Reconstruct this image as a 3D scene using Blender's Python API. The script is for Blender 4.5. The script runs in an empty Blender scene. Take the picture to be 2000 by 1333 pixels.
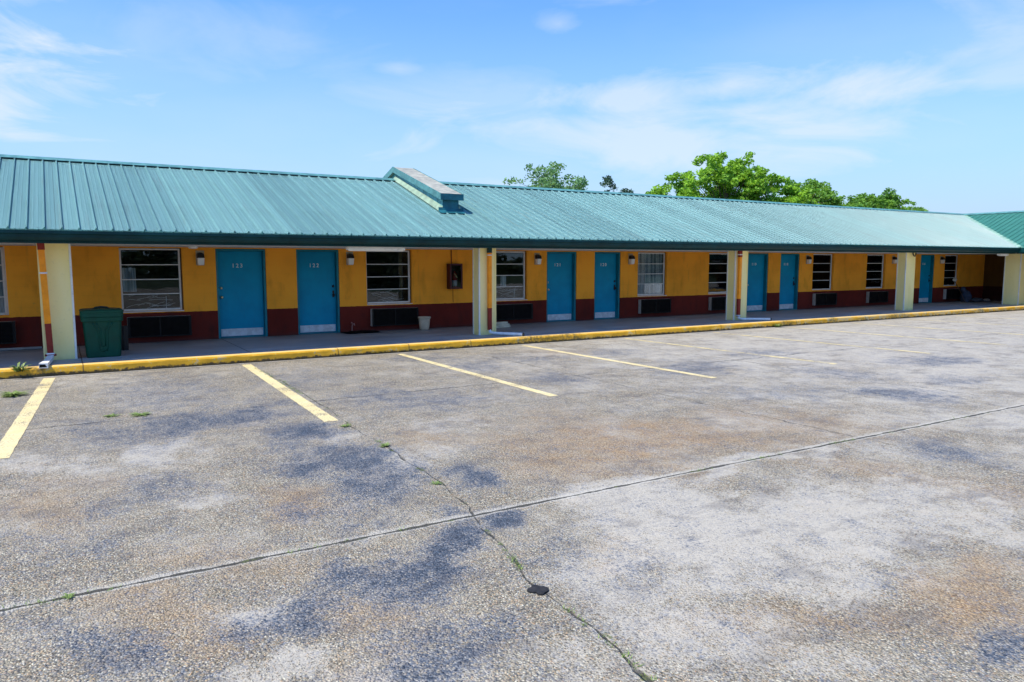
import bpy, bmesh, math, random
import numpy as np
from mathutils import Vector, Matrix, noise as mnoise
random.seed(7); rng = np.random.default_rng(11)
S = bpy.context.scene
COL = S.collection
R = math.radians

# ------------------------------------------------------------------ camera
cam_d = bpy.data.cameras.new('camera'); cam = bpy.data.objects.new('camera', cam_d); COL.objects.link(cam)
cam_d.sensor_width = 36.0; cam_d.lens = 26.1; cam_d.clip_start = 0.05; cam_d.clip_end = 2000
cam.location = (0, 0, 1.85)
cam.rotation_euler = (R(90 - 6.1), 0, R(-31.3))
S.camera = cam
S.render.resolution_x = 1024; S.render.resolution_y = 682

# ------------------------------------------------------------------ sun, sky, exposure
SUN = Vector((-0.35, -0.02, 0.56)).normalized()          # direction towards the sun
sl = bpy.data.lights.new('sun', 'SUN'); sl.energy = 3.4; sl.angle = R(0.6); sl.color = (1.0, 0.92, 0.80)
so = bpy.data.objects.new('sun', sl); COL.objects.link(so); so.location = (-20, 0, 30)
so.rotation_euler = SUN.to_track_quat('Z', 'Y').to_euler()

W = bpy.data.worlds.new('World'); S.world = W; W.use_nodes = True
wt = W.node_tree; wt.nodes.clear()
def WN(t, **k):
    n = wt.nodes.new(t)
    for a, b in k.items(): setattr(n, a, b)
    return n
def wl(a, b): wt.links.new(a, b)
def wmath(op, a, b=None, clamp=False):
    n = WN('ShaderNodeMath', operation=op, use_clamp=clamp)
    for i, v in enumerate((a, b)):
        if v is None: continue
        if isinstance(v, (int, float)): n.inputs[i].default_value = v
        else: wl(v, n.inputs[i])
    return n.outputs[0]
sky = WN('ShaderNodeTexSky', sky_type='NISHITA', sun_disc=False, sun_elevation=math.asin(SUN.z),
         sun_rotation=math.atan2(SUN.x, SUN.y), air_density=1.0, dust_density=0.6, ozone_density=2.0)
tc = WN('ShaderNodeTexCoord'); sep = WN('ShaderNodeSeparateXYZ'); wl(tc.outputs['Generated'], sep.inputs[0])
az = wmath('MULTIPLY', wmath('ARCTAN2', sep.outputs[0], sep.outputs[1]), 180/math.pi)
el = wmath('MULTIPLY', wmath('ARCSINE', sep.outputs[2]), 180/math.pi)
# thin cirrus: streaky noise in azimuth / elevation, gathered into the banks the sky had that day
cmb = WN('ShaderNodeCombineXYZ'); wl(wmath('MULTIPLY', az, 0.10), cmb.inputs[0]); wl(wmath('MULTIPLY', el, 0.30), cmb.inputs[1])
nz = WN('ShaderNodeTexNoise'); nz.inputs['Scale'].default_value = 1.0; nz.inputs['Detail'].default_value = 9; nz.inputs['Roughness'].default_value = 0.6
nz.inputs['Distortion'].default_value = 0.6; wl(cmb.outputs[0], nz.inputs['Vector'])
nz2 = WN('ShaderNodeTexNoise'); nz2.inputs['Scale'].default_value = 0.35; nz2.inputs['Detail'].default_value = 5; wl(cmb.outputs[0], nz2.inputs['Vector'])
wob = wmath('MULTIPLY', wmath('SUBTRACT', nz.outputs[0], 0.5), 1.0)
def bank(a, e, ra, re, s, power=1.0):
    da = wmath('DIVIDE', wmath('SUBTRACT', az, a), ra); de = wmath('DIVIDE', wmath('SUBTRACT', el, e), re)
    d = wmath('SQRT', wmath('ADD', wmath('MULTIPLY', da, da), wmath('MULTIPLY', de, de)))
    d = wmath('ADD', d, wmath('MULTIPLY', wob, 3.4))
    return wmath('MULTIPLY', wmath('SUBTRACT', 1.0, d, clamp=True), s)
banks = [(-7.5, 11.5, 11, 6.0, 1.35), (-7, 17, 12, 3, 0.8), (47.5, 12.4, 6.5, 1.5, 1.0), (40, 11.9, 9, 2.0, 0.75), (57.0, 11.2, 6, 1.6, 0.85), (22.8, 13.9, 2.2, 0.55, 0.42),
         (34.7, 17.0, 2.2, 0.9, 0.40), (64.5, 14, 5, 6, 0.5), (44, 9.0, 22, 3.6, 0.75), (39, 18.4, 4, .6, .35), (30, 12, 12, 2.5, .3), (10, 15, 14, 3, .25), (95, 14, 14, 4, .7), (-50, 13, 20, 5, .8), (160, 14, 25, 6, .8), (-120, 18, 30, 8, .7)]
tot = None
for b in banks:
    o = bank(*b); tot = o if tot is None else wmath('MAXIMUM', tot, o)
veil = wmath('MULTIPLY', wmath('MULTIPLY', wmath('SUBTRACT', nz2.outputs[0], 0.45, clamp=True), 1.1), wmath('SUBTRACT', 1.1, wmath('DIVIDE', el, 30), clamp=True))
low = wmath('SUBTRACT', 1.0, wmath('DIVIDE', el, 22.0), clamp=True)
low = wmath('MULTIPLY', wmath('POWER', low, 1.45), 1.15, clamp=True)
cf = wmath('MINIMUM', wmath('MULTIPLY', wmath('MAXIMUM', tot, veil), 0.8), 0.85)
tint = WN('ShaderNodeMix', data_type='RGBA', blend_type='MULTIPLY'); tint.inputs[0].default_value = 1.0
wl(sky.outputs[0], tint.inputs[6]); tint.inputs[7].default_value = (0.34, 0.60, 0.90, 1)
hz = WN('ShaderNodeMix', data_type='RGBA'); wl(low, hz.inputs[0]); wl(tint.outputs[2], hz.inputs[6]); hz.inputs[7].default_value = (1.88, 2.52, 3.25, 1)
mx = WN('ShaderNodeMix', data_type='RGBA'); wl(cf, mx.inputs[0]); wl(hz.outputs[2], mx.inputs[6]); mx.inputs[7].default_value = (2.85, 3.12, 3.35, 1)
bg = WN('ShaderNodeBackground'); wl(mx.outputs[2], bg.inputs[0]); bg.inputs[1].default_value = 0.15
wo = WN('ShaderNodeOutputWorld'); wl(bg.outputs[0], wo.inputs[0])
S.view_settings.view_transform = 'Standard'; S.view_settings.look = 'None'
S.view_settings.exposure = 0.95; S.view_settings.gamma = 1.0
S.cycles.max_bounces = 8

# ------------------------------------------------------------------ mesh helpers
class MB:
    def __init__(s): s.bm = bmesh.new()
    def box(s, x0, x1, y0, y1, z0, z1, bev=0.0, mi=0):
        vs = [s.bm.verts.new(p) for p in ((x0,y0,z0),(x1,y0,z0),(x1,y1,z0),(x0,y1,z0),(x0,y0,z1),(x1,y0,z1),(x1,y1,z1),(x0,y1,z1))]
        fs = [s.bm.faces.new([vs[i] for i in f]) for f in ((3,2,1,0),(4,5,6,7),(0,1,5,4),(1,2,6,5),(2,3,7,6),(3,0,4,7))]
        for f in fs: f.material_index = mi
        if bev:
            es = list({e for f in fs for e in f.edges})
            r = bmesh.ops.bevel(s.bm, geom=es, offset=bev, segments=2, affect='EDGES', profile=0.6)
            for f in r['faces']: f.material_index = mi; f.smooth = True
        return s
    def prism(s, pts, a, b, axis='x', cap=True):
        """polygon pts in the two other axes, extruded along axis from a to b"""
        def P(t, p):
            return {'x': (t, p[0], p[1]), 'y': (p[0], t, p[1]), 'z': (p[0], p[1], t)}[axis]
        A = [s.bm.verts.new(P(a, p)) for p in pts]; B = [s.bm.verts.new(P(b, p)) for p in pts]
        n = len(pts)
        for i in range(n): s.bm.faces.new((A[i], A[(i+1)%n], B[(i+1)%n], B[i]))
        if cap: s.bm.faces.new(A[::-1]); s.bm.faces.new(B)
        return s
    def tube(s, pts, rad, n=10, rect=None, cap=True, smooth=True):
        """swept tube through pts; rad a number or list; rect=(w,h) sweeps a rectangle"""
        pts = [Vector(p) for p in pts]; rings = []
        for i, p in enumerate(pts):
            d = (pts[min(i+1, len(pts)-1)] - pts[max(i-1, 0)]).normalized()
            ref = Vector((1,0,0)) if abs(d.x) < 0.8 else Vector((0,0,1))
            u = (ref - d*ref.dot(d)).normalized(); v = d.cross(u)
            r = rad[i] if isinstance(rad, (list, tuple)) else rad
            if rect:
                q = [(-1,-1),(1,-1),(1,1),(-1,1)]
                k = r if r else 1
                rings.append([s.bm.verts.new(p + u*a*rect[0]/2*k + v*b*rect[1]/2*k) for a, b in q])
            else:
                rings.append([s.bm.verts.new(p + (u*math.cos(t) + v*math.sin(t))*r) for t in [2*math.pi*j/n for j in range(n)]])
        for A, B in zip(rings, rings[1:]):
            m = len(A)
            for j in range(m):
                f = s.bm.faces.new((A[j], A[(j+1)%m], B[(j+1)%m], B[j])); f.smooth = smooth and not rect
        if cap: s.bm.faces.new(rings[0][::-1]); s.bm.faces.new(rings[-1])
        return s
    def lathe(s, c, prof, n=16, axis='z'):
        """prof list of (radius, height) around axis through c"""
        rings = []
        for r, h in prof:
            ring = []
            for j in range(n):
                t = 2*math.pi*j/n; a, b = r*math.cos(t), r*math.sin(t)
                p = {'z': (c[0]+a, c[1]+b, c[2]+h), 'y': (c[0]+a, c[1]+h, c[2]+b), 'x': (c[0]+h, c[1]+a, c[2]+b)}[axis]
                ring.append(s.bm.verts.new(p))
            rings.append(ring)
        for A, B in zip(rings, rings[1:]):
            for j in range(n):
                f = s.bm.faces.new((A[j], A[(j+1)%n], B[(j+1)%n], B[j])); f.smooth = True
        s.bm.faces.new(rings[0][::-1]); s.bm.faces.new(rings[-1])
        return s
    def quad(s, *ps):
        s.bm.faces.new([s.bm.verts.new(p) for p in ps]); return s
    def loft(s, sections, cap=True):
        rings = [[s.bm.verts.new(p) for p in sec] for sec in sections]; n = len(rings[0])
        for A, B in zip(rings, rings[1:]):
            for j in range(n): s.bm.faces.new((A[j], A[(j+1)%n], B[(j+1)%n], B[j]))
        if cap: s.bm.faces.new(rings[0][::-1]); s.bm.faces.new(rings[-1])
        return s
    def build(s, name, mat, parent=None, recalc=True, **k):
        if recalc: bmesh.ops.recalc_face_normals(s.bm, faces=s.bm.faces)
        me = bpy.data.meshes.new(name); s.bm.to_mesh(me); s.bm.free()
        return link(name, me, mat, parent, **k)
def link(name, me, mat, parent=None, **k):
    o = bpy.data.objects.new(name, me); COL.objects.link(o)
    for m in (mat if isinstance(mat, (list, tuple)) else [mat]): me.materials.append(m)
    if parent is not None:
        # parts are modelled in world coordinates: shift the mesh so the part's origin is its thing's origin
        off = world_of(parent)
        me.transform(Matrix.Translation(-off)); o.parent = parent
    for a, b in k.items(): o[a] = b
    return o
def world_of(o):
    v = Vector(o.location)
    while o.parent is not None: o = o.parent; v += Vector(o.location)
    return v
def thing(name, label, cat, loc, group=None):
    o = bpy.data.objects.new(name, None); COL.objects.link(o); o.location = loc; o.empty_display_size = 0.2
    o['label'] = label; o['category'] = cat
    if group: o['group'] = group
    return o
def tag(o, label, cat, group=None):
    o['label'] = label; o['category'] = cat
    if group: o['group'] = group
    return o
def copy_tree(o, parent=None):
    c = o.copy(); COL.objects.link(c)
    if parent is not None: c.parent = parent
    for ch in o.children: copy_tree(ch, c)
    return c
def dup(o, loc, label):
    c = copy_tree(o); c.location = loc; c['label'] = label; return c

# ------------------------------------------------------------------ material helpers
class M:
    def __init__(s, name):
        s.m = bpy.data.materials.new(name); s.m.use_nodes = True; s.t = s.m.node_tree; s.t.nodes.clear()
        s.out = s.n('ShaderNodeOutputMaterial'); s.b = s.n('ShaderNodeBsdfPrincipled'); s.l(s.b.outputs[0], s.out.inputs[0])
        s.geo = None
    def n(s, t, **k):
        x = s.t.nodes.new(t)
        for a, b in k.items(): setattr(x, a, b)
        return x
    def l(s, a, b): s.t.links.new(a, b)
    def put(s, sock, v):
        if isinstance(v, (int, float)): sock.default_value = v
        elif isinstance(v, (tuple, list)): sock.default_value = tuple(v) + ((1,) if len(v) == 3 and len(sock.default_value) == 4 else ())
        else: s.l(v, sock)
    def math(s, op, a, b=None, c=None, clamp=False):
        x = s.n('ShaderNodeMath', operation=op, use_clamp=clamp)
        for i, v in enumerate((a, b, c)):
            if v is not None: s.put(x.inputs[i], v)
        return x.outputs[0]
    def pos(s):
        if s.geo is None: s.geo = s.n('ShaderNodeNewGeometry')
        return s.geo.outputs['Position']
    def obj(s): return s.n('ShaderNodeTexCoord').outputs['Object']
    def xyz(s, v=None):
        x = s.n('ShaderNodeSeparateXYZ'); s.l(v if v is not None else s.pos(), x.inputs[0]); return x.outputs
    def scale(s, v, k):
        x = s.n('ShaderNodeVectorMath', operation='MULTIPLY'); s.l(v, x.inputs[0]); x.inputs[1].default_value = k; return x.outputs[0]
    def noise(s, v, sc, det=4, rough=0.55, dist=0.0, col=False):
        x = s.n('ShaderNodeTexNoise'); s.l(v, x.inputs['Vector']); x.inputs['Scale'].default_value = sc
        x.inputs['Detail'].default_value = det; x.inputs['Roughness'].default_value = rough; x.inputs['Distortion'].default_value = dist
        return x.outputs[1 if col else 0]
    def vor(s, v, sc, feat='F1', out=0, rnd=1.0):
        x = s.n('ShaderNodeTexVoronoi', feature=feat); s.l(v, x.inputs['Vector']); x.inputs['Scale'].default_value = sc
        x.inputs['Randomness'].default_value = rnd
        return x.outputs[out] if isinstance(out, int) else x.outputs[out]
    def ramp(s, f, lo, hi, a=0.0, b=1.0):
        x = s.n('ShaderNodeMapRange', clamp=True); x.interpolation_type = 'SMOOTHSTEP'
        s.put(x.inputs[0], f); x.inputs[1].default_value = lo; x.inputs[2].default_value = hi
        x.inputs[3].default_value = a; x.inputs[4].default_value = b
        return x.outputs[0]
    def mix(s, f, a, b, mode='MIX'):
        x = s.n('ShaderNodeMix', data_type='RGBA', blend_type=mode); s.put(x.inputs[0], f); s.put(x.inputs[6], a); s.put(x.inputs[7], b)
        return x.outputs[2]
    def cramp(s, f, stops):
        x = s.n('ShaderNodeValToRGB'); s.put(x.inputs[0], f); e = x.color_ramp.elements
        while len(e) < len(stops): e.new(0.5)
        for i, (p, c) in enumerate(stops): e[i].position = p; e[i].color = tuple(c) + (1,)
        return x.outputs[0]
    def attr(s, name, out='Fac'):
        x = s.n('ShaderNodeAttribute', attribute_name=name); return x.outputs[out]
    def bump(s, h, strength=0.3, dist=0.01, nrm=None):
        x = s.n('ShaderNodeBump'); x.inputs['Strength'].default_value = strength; x.inputs['Distance'].default_value = dist
        s.l(h, x.inputs['Height'])
        if nrm is not None: s.l(nrm, x.inputs['Normal'])
        s.l(x.outputs[0], s.b.inputs['Normal']); return x.outputs[0]
    def fin(s, color=None, rough=None, **k):
        if color is not None: s.put(s.b.inputs['Base Color'], color)
        if rough is not None: s.put(s.b.inputs['Roughness'], rough)
        for a, b in k.items(): s.put(s.b.inputs[a.replace('_', ' ')], b)
        return s.m
def plain(name, c, rough=0.5, var=0.18, sc=6.0, dirt=0.25, bump=0.05, spec=0.25, **k):
    """paint / plastic / metal with uneven tone and grime so that it never reads as one flat colour"""
    m = M(name); p = m.obj()
    a = m.noise(p, sc, 5); b = m.noise(p, sc*7, 3)
    lo = tuple(v*(1-var) for v in c); hi = tuple(min(1, v*(1+var)) for v in c)
    col = m.mix(m.ramp(a, .3, .7), lo, hi)
    col = m.mix(m.math('MULTIPLY', m.ramp(b, .55, .75), dirt), col, tuple(v*.45 for v in c))
    m.bump(b, bump, 0.004)
    m.b.inputs['Specular IOR Level'].default_value = spec
    return m.fin(col, m.ramp(a, .3, .7, rough*.85, min(1, rough*1.15)), **k)

# ------------------------------------------------------------------ ground: one sheet, fine near the camera, coarse out to the horizon
# stains, cement paste and tan wear on the slab: centre x, y, 2x2 shape, strength
DARK = [(2.169,7.971,2.391,-0.667,-0.968,-1.592,1.0),(2.025,6.607,1.906,-0.552,-0.408,-1.938,0.9),(2.099,5.99,3.647,-1.304,-2.289,-3.765,0.8),(1.556,9.285,1.155,-0.173,0.262,-1.317,0.8),(0.453,9.014,1.839,-0.111,-0.887,-1.459,0.55),(1.283,11.766,1.217,-0.141,-0.295,-0.485,0.4),(1.824,7.276,3.338,-0.864,-1.444,-2.375,0.6),(2.922,5.671,3.176,-2.085,-4.921,-0.778,1.0),(2.269,5.714,2.433,-0.981,-0.946,-1.557,0.9),(1.644,5.269,2.571,-0.826,-1.827,-3.006,0.45),(2.575,4.447,5.254,-3.049,-2.75,-4.524,1.0),(2.119,4.269,4.408,-2.207,-1.047,-1.722,1.0),(1.721,4.028,2.291,-0.996,-1.714,-2.819,1.0),(1.456,4.189,3.436,-1.229,-2.286,-3.76,0.8),(0.944,3.875,3.766,-0.401,1.443,-5.629,0.8),(0.663,3.911,5.057,-0.578,-0.941,-6.567,0.7),(1.251,4.142,5.445,-1.71,-2.93,-4.819,0.6),(1.527,3.199,2.951,-1.427,-1.693,-2.784,0.5),(1.806,2.97,3.768,-2.291,-2.088,-3.434,0.6),(1.503,2.831,2.915,-1.56,-3.052,-5.019,0.7),(0.076,3.854,3.922,-0.175,-2.261,-3.719,0.6),(-0.088,4.181,5.717,-0.019,-2.54,-4.178,0.4),(0.278,3.678,5.773,-0.572,-3.868,-6.362,0.3),(0.63,6.465,2.937,-0.324,-1.54,-2.533,0.5),(0.318,6.211,4.823,-0.318,-2.435,-4.006,0.4),(-0.055,5.488,3.495,-0.029,-1.493,-2.455,0.3),(2.563,3.606,3.7,-2.612,-1.657,-2.726,0.4),(3.076,3.204,2.992,-2.819,-2.286,-3.76,0.4),(3.768,1.664,3.482,-7.352,-2.203,-3.623,0.7),(10.024,5.957,0.797,-1.354,-1.651,-0.773,0.7),(11.925,6.117,1.131,-2.165,-1.044,-1.717,0.5),(14.001,7.666,0.646,-1.162,-0.896,-1.474,0.6),(9.418,9.419,1.012,-1.005,-0.68,-1.119,0.6),(6.622,9.638,1.691,-1.159,-0.666,-1.096,0.5),(6.355,11.508,1.597,-0.883,-0.793,-1.304,0.5),(4.377,8.933,1.083,-0.533,-0.69,-1.135,0.5),(3.738,9.546,1.485,-0.587,-0.665,-1.093,0.5),(3.283,11.669,1.531,-0.438,-0.5,-0.822,0.35),(7.389,3.893,0.898,-1.87,-2.966,0.603,0.6),(8.593,7.07,0.614,-0.738,-1.025,-1.686,0.3),(9.486,11.79,1.258,-1.009,-0.763,-1.254,0.5),(7.459,12.078,1.078,-0.665,-0.85,-1.399,0.4),(12.069,10.219,0.937,-1.098,-0.763,-1.254,0.4),(11.005,7.61,0.725,-1.06,-1.724,-0.647,0.4),(5.941,13.001,1.324,-0.608,-0.85,-1.399,0.4),(14.666,13.778,0.883,-0.935,-0.918,-1.51,0.3)]
PALE = [(0.734,7.824,2.454,-0.257,-0.954,-1.569,0.9),(0.163,7.637,2.233,-0.076,-1.216,-2.0,0.6),(-0.359,8.056,2.803,0.087,-1.347,-2.216,0.6),(2.584,6.371,3.259,-1.339,-1.313,-2.16,0.7),(2.948,6.478,2.296,-1.054,-1.781,-2.929,0.6),(0.739,4.034,4.196,-0.841,-3.948,-6.493,0.8),(0.85,5.888,3.925,-0.617,-2.923,-4.807,0.7),(0.938,3.469,4.427,-1.266,-3.024,-4.973,0.8),(0.712,3.337,5.467,-1.27,-4.018,-6.609,0.7),(2.436,7.398,3.035,-1.018,-1.55,-2.55,0.7),(3.724,7.474,1.536,-0.769,-0.971,-1.597,0.5),(3.696,3.418,0.824,-0.873,-0.554,-0.911,1.0),(3.814,4.155,1.13,-1.023,-1.073,-1.764,1.0),(4.735,3.39,0.673,-0.915,-0.57,-0.938,1.0),(5.572,3.306,0.724,-1.182,-0.804,-1.323,0.8),(3.778,2.867,1.389,-1.775,-1.105,-1.817,0.8),(5.436,2.833,0.985,-1.818,-0.951,-1.564,0.7),(2.69,3.267,2.114,-2.142,-2.301,-1.026,0.8),(2.633,2.587,1.281,-1.272,-1.097,-1.805,0.7),(2.933,2.064,1.676,-2.278,-2.32,-3.816,0.5),(2.014,2.623,4.19,-3.177,-2.32,-3.816,0.5),(6.958,4.155,0.733,-1.296,-2.29,-0.457,0.6),(9.362,4.369,0.951,-1.983,-0.828,-1.362,0.9),(5.519,4.629,0.724,-0.764,0.128,-6.717,0.9),(3.792,4.622,1.731,-1.232,0.123,-5.759,0.8),(6.824,11.223,0.467,-0.284,-0.44,-0.724,0.45),(10.466,11.194,0.359,-0.334,-0.407,-0.669,0.7),(18.109,11.684,0.15,-0.231,-0.204,-0.335,0.9),(22.001,11.102,0.246,-0.482,-0.158,-0.26,0.8),(13.452,10.434,0.298,-0.381,-0.362,-0.596,0.7),(1.045,11.417,1.534,-0.152,-0.512,-0.841,0.4),(0.361,13.445,0.939,-0.032,-0.666,-1.096,0.5),(3.303,12.99,0.944,-0.244,-1.04,-1.711,0.4),(4.851,8.645,1.049,-0.59,-0.92,-1.513,0.4),(8.498,6.003,0.527,-0.734,-1.238,-2.035,0.4),(1.482,4.657,2.441,-0.572,1.368,-11.478,0.4)]
TAN = [(5.082,5.79,0.573,-0.499,-0.516,-0.849,0.9),(4.139,5.425,0.836,-0.634,-0.722,-1.188,0.7),(6.818,5.592,0.579,-0.695,-0.485,-0.798,0.6),(4.822,6.806,0.934,-0.66,-0.647,-1.064,0.4),(7.567,5.137,0.711,-1.028,-0.777,-1.277,0.4),(4.075,2.041,1.397,-2.642,-1.425,-2.344,1.0),(4.047,2.281,1.649,-2.793,-1.951,-3.209,0.7),(4.696,2.132,2.813,-5.866,-1.417,-2.331,0.8),(1.531,5.544,2.819,-0.806,-1.431,-2.353,0.9),(1.34,3.704,2.857,-1.064,-2.852,-4.691,0.5),(0.341,4.311,2.644,-0.262,-2.852,-4.691,0.6),(-0.146,6.358,2.805,0.019,-1.142,-1.878,0.5),(6.072,3.85,0.822,-1.403,-2.676,-0.407,0.6),(6.159,3.103,0.869,-1.834,-2.423,-0.762,0.7),(5.023,3.421,2.657,-3.794,-3.577,-5.884,0.6),(2.966,3.454,4.003,-3.391,-2.563,-4.215,0.6),(2.964,2.448,1.735,-2.033,-2.402,-3.951,0.6),(3.427,2.365,1.777,-2.476,-2.518,-4.142,0.6),(3.075,7.01,2.159,-0.956,-0.93,-1.529,0.5),(1.332,3.258,3.703,-1.55,-2.61,-4.293,0.35),(0.377,3.959,3.518,-0.409,-1.976,-3.251,0.45),(0.822,4.757,1.814,-0.341,-2.136,-3.513,0.4),(8.684,12.277,1.309,-0.924,-1.017,-1.672,0.6),(0.03,6.992,3.409,-0.063,-1.472,-2.422,0.4)]
def axis_vals(segs):
    out = []
    for a, b, st in segs: out += list(np.arange(a, b - 1e-6, st))
    return np.array(out + [segs[-1][1]])
gx = axis_vals([(-600,-60,90), (-60,-10,8), (-10,-2.5,.8), (-2.5,13,.065), (13,32,.16), (32,60,3), (60,640,80)])
gy = axis_vals([(-600,-60,90), (-60,-4,6), (-4,1,.5), (1,14.2,.065), (14.2,40,3), (40,640,100)])
GX, GY = np.meshgrid(gx, gy, indexing='ij')
def vnoise(x, y, seed):
    """smooth value noise"""
    r = np.random.default_rng(seed); T = r.random((256, 256))
    xi = np.floor(x).astype(int); yi = np.floor(y).astype(int); fx = x - xi; fy = y - yi
    fx = fx*fx*(3-2*fx); fy = fy*fy*(3-2*fy)
    g = lambda i, j: T[(xi+i) % 256, (yi+j) % 256]
    return (g(0,0)*(1-fx) + g(1,0)*fx)*(1-fy) + (g(0,1)*(1-fx) + g(1,1)*fx)*fy
def fbm(x, y, seed, octv=5, gain=0.55):
    t = 0; a = 1; n = 0
    for k in range(octv):
        t = t + a*vnoise(x*2**k + 13*k, y*2**k + 7*k, seed + k); n += a; a *= gain
    return t/n
wx = (fbm(GX*1.3, GY*1.3, 3) - .5); wy = (fbm(GX*1.3 + 50, GY*1.3, 23) - .5)
fine = (fbm(GX*3.1, GY*3.1, 41, 6, .68) - .5)*1.35 + (fbm(GX*9, GY*12, 61, 4, .7) - .5)*.7
def layer(bl, soft=1.0):
    out = np.zeros_like(GX)
    for cx, cy, a, b, c, d, st in bl:
        amp = 0.9
        dx = GX - cx + wx*amp*0.8; dy = GY - cy + wy*amp
        u = a*dx + b*dy; v = c*dx + d*dy
        r = np.sqrt(u*u + v*v) + fine*0.9
        out = np.maximum(out, np.clip(1.45 - r, 0, 1)*st)
    return np.clip(out, 0, 1)
L_dark = layer(DARK); L_pale = layer(PALE); L_tan = layer(TAN)
V = np.stack([GX.ravel(), GY.ravel(), np.zeros(GX.size)], 1)
ny = len(gy); ii, jj = np.meshgrid(np.arange(len(gx)-1), np.arange(ny-1), indexing='ij')
Fq = np.stack([ii*ny+jj, (ii+1)*ny+jj, (ii+1)*ny+jj+1, ii*ny+jj+1], -1).reshape(-1, 4)
def mesh_np(name, V, F):
    me = bpy.data.meshes.new(name); k = F.shape[1]
    me.vertices.add(len(V)); me.vertices.foreach_set('co', V.astype(np.float32).ravel())
    me.loops.add(F.size); me.loops.foreach_set('vertex_index', F.astype(np.int32).ravel())
    me.polygons.add(len(F)); me.polygons.foreach_set('loop_start', np.arange(0, F.size, k, dtype=np.int32))
    me.update(calc_edges=True); return me
gm = mesh_np('ground', V, Fq)
crack_y = [(-50,2.0),(2.0,2.12),(2.7,2.2),(3.5,2.25),(4.0,2.36),(4.5,2.47),(4.85,2.58),(5.6,2.63),(6.9,2.72),(8,2.73),(9,2.8),(11.6,2.9),(14.1,2.78),(600,2.78)]
cx_ = np.interp(GY, [a for a, b in crack_y], [b for a, b in crack_y])
wig = (fbm(GX*2 + 9, GY*2, 77, 6, .6) - .5)*0.16
for nm, arr in (('stain', L_dark), ('cement', L_pale), ('tan', L_tan), ('crackd', GX - cx_ + wig)):
    at = gm.attributes.new(nm, 'FLOAT', 'POINT'); at.data.foreach_set('value', arr.ravel().astype(np.float32))

g = M('exposed_aggregate_concrete'); P = g.pos(); X, Y, Z = g.xyz()[0], g.xyz()[1], None
xyz = g.xyz()
wv = g.noise(P, 26, 3, col=True)
Pw = g.n('ShaderNodeVectorMath', operation='MULTIPLY_ADD'); g.l(wv, Pw.inputs[0]); Pw.inputs[1].default_value = (.02,.02,0); g.l(P, Pw.inputs[2]); Pw = Pw.outputs[0]
peb_d = g.vor(Pw, 84); peb_c = g.vor(Pw, 84, out=1)
cs = g.n('ShaderNodeSeparateColor'); g.l(peb_c, cs.inputs[0])
stone = g.cramp(cs.outputs[0], [(0,(.05,.045,.04)),(.22,(.155,.12,.09)),(.45,(.30,.25,.205)),(.62,(.36,.25,.16)),(.76,(.40,.38,.355)),(.93,(.52,.50,.47)),(1,(.30,.15,.085))])
big_d = g.vor(Pw, 44); big_c = g.vor(Pw, 44, out=1); cs2 = g.n('ShaderNodeSeparateColor'); g.l(big_c, cs2.inputs[0])
bigm = g.math('MULTIPLY', g.math('GREATER_THAN', cs2.outputs[1], .86), g.ramp(big_d, .42, .36))
stone = g.mix(bigm, stone, g.cramp(cs2.outputs[0], [(0,(.5,.33,.2)),(.4,(.48,.46,.43)),(.7,(.22,.18,.155)),(1,(.42,.36,.30))]))
gap = g.ramp(peb_d, .44, .62)                                   # mortar between the stones
n1 = g.noise(P, 1.1, 7, .62); n2 = g.noise(P, 6, 5, .65); n3 = g.noise(P, 42, 3, .6); n4 = g.noise(P, 0.35, 4)
n2s = g.noise(g.scale(P, (1.0, 3.0, 1)), 9, 4, .7)
mort = g.mix(n2, (.12,.11,.095), (.27,.25,.22))
mort = g.mix(g.math('GREATER_THAN', cs.outputs[1], .6), mort, (.09,.085,.08))
base = g.mix(gap, stone, mort)
# farther off the stones average out; keep a broad warm/cool drift
base = g.mix(g.ramp(n1, .38, .66, 0, .34), base, g.mix(n2, (.235,.215,.20), (.42,.385,.35)))
tanm = g.math('MULTIPLY', g.attr('tan'), g.ramp(g.math('ADD', g.math('MULTIPLY', n3, .5), g.math('MULTIPLY', g.noise(P, 4, 6, .75), .5)), .36, .60, .30, 1.0))
base = g.mix(g.math('MULTIPLY', tanm, .92), base, g.mix(cs.outputs[2], (.15,.085,.04), (.42,.285,.175)))
base = g.mix(1.0, base, (1.12, 1.15, 1.0), 'MULTIPLY')
# pale cement paste over the stones, pitted
cem = g.math('ADD', g.attr('cement'), g.math('MULTIPLY', g.math('SUBTRACT', n2, .5), .7))
farp = g.math('ADD', g.math('MULTIPLY', g.ramp(xyz[0], 3, 14), .78), .02)
cem = g.math('MAXIMUM', cem, g.math('ADD', farp, g.math('MULTIPLY', g.math('SUBTRACT', n1, .5), 2.0)))
cem = g.math('ADD', cem, g.math('MULTIPLY', g.math('SUBTRACT', n3, .5), 1.9))
cem = g.math('ADD', cem, g.math('MULTIPLY', g.math('SUBTRACT', g.noise(g.scale(P, (2.2, 1, 1)), 3.2, 6, .7), .5), 1.3))
cem = g.math('SUBTRACT', cem, g.math('MULTIPLY', g.ramp(peb_d, .5, .1), .35))
cemm = g.ramp(cem, .0, .88, 0, .93)
base = g.mix(cemm, base, g.mix(n2s, (.28,.27,.235), (.48,.465,.405)))
pits = g.math('MULTIPLY', g.math('GREATER_THAN', cs2.outputs[2], .80), g.ramp(g.math('ADD', peb_d, g.math('MULTIPLY', n3, .5)), .5, .38))
base = g.mix(g.math('MULTIPLY', pits, .75), base, (.10,.095,.085))
fl = g.math('MULTIPLY', g.ramp(g.noise(g.scale(P, (30, 75, 1)), 1, 3, .55), .60, .68), g.ramp(g.noise(P, 2.0, 5, .65), .40, .60))
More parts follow.
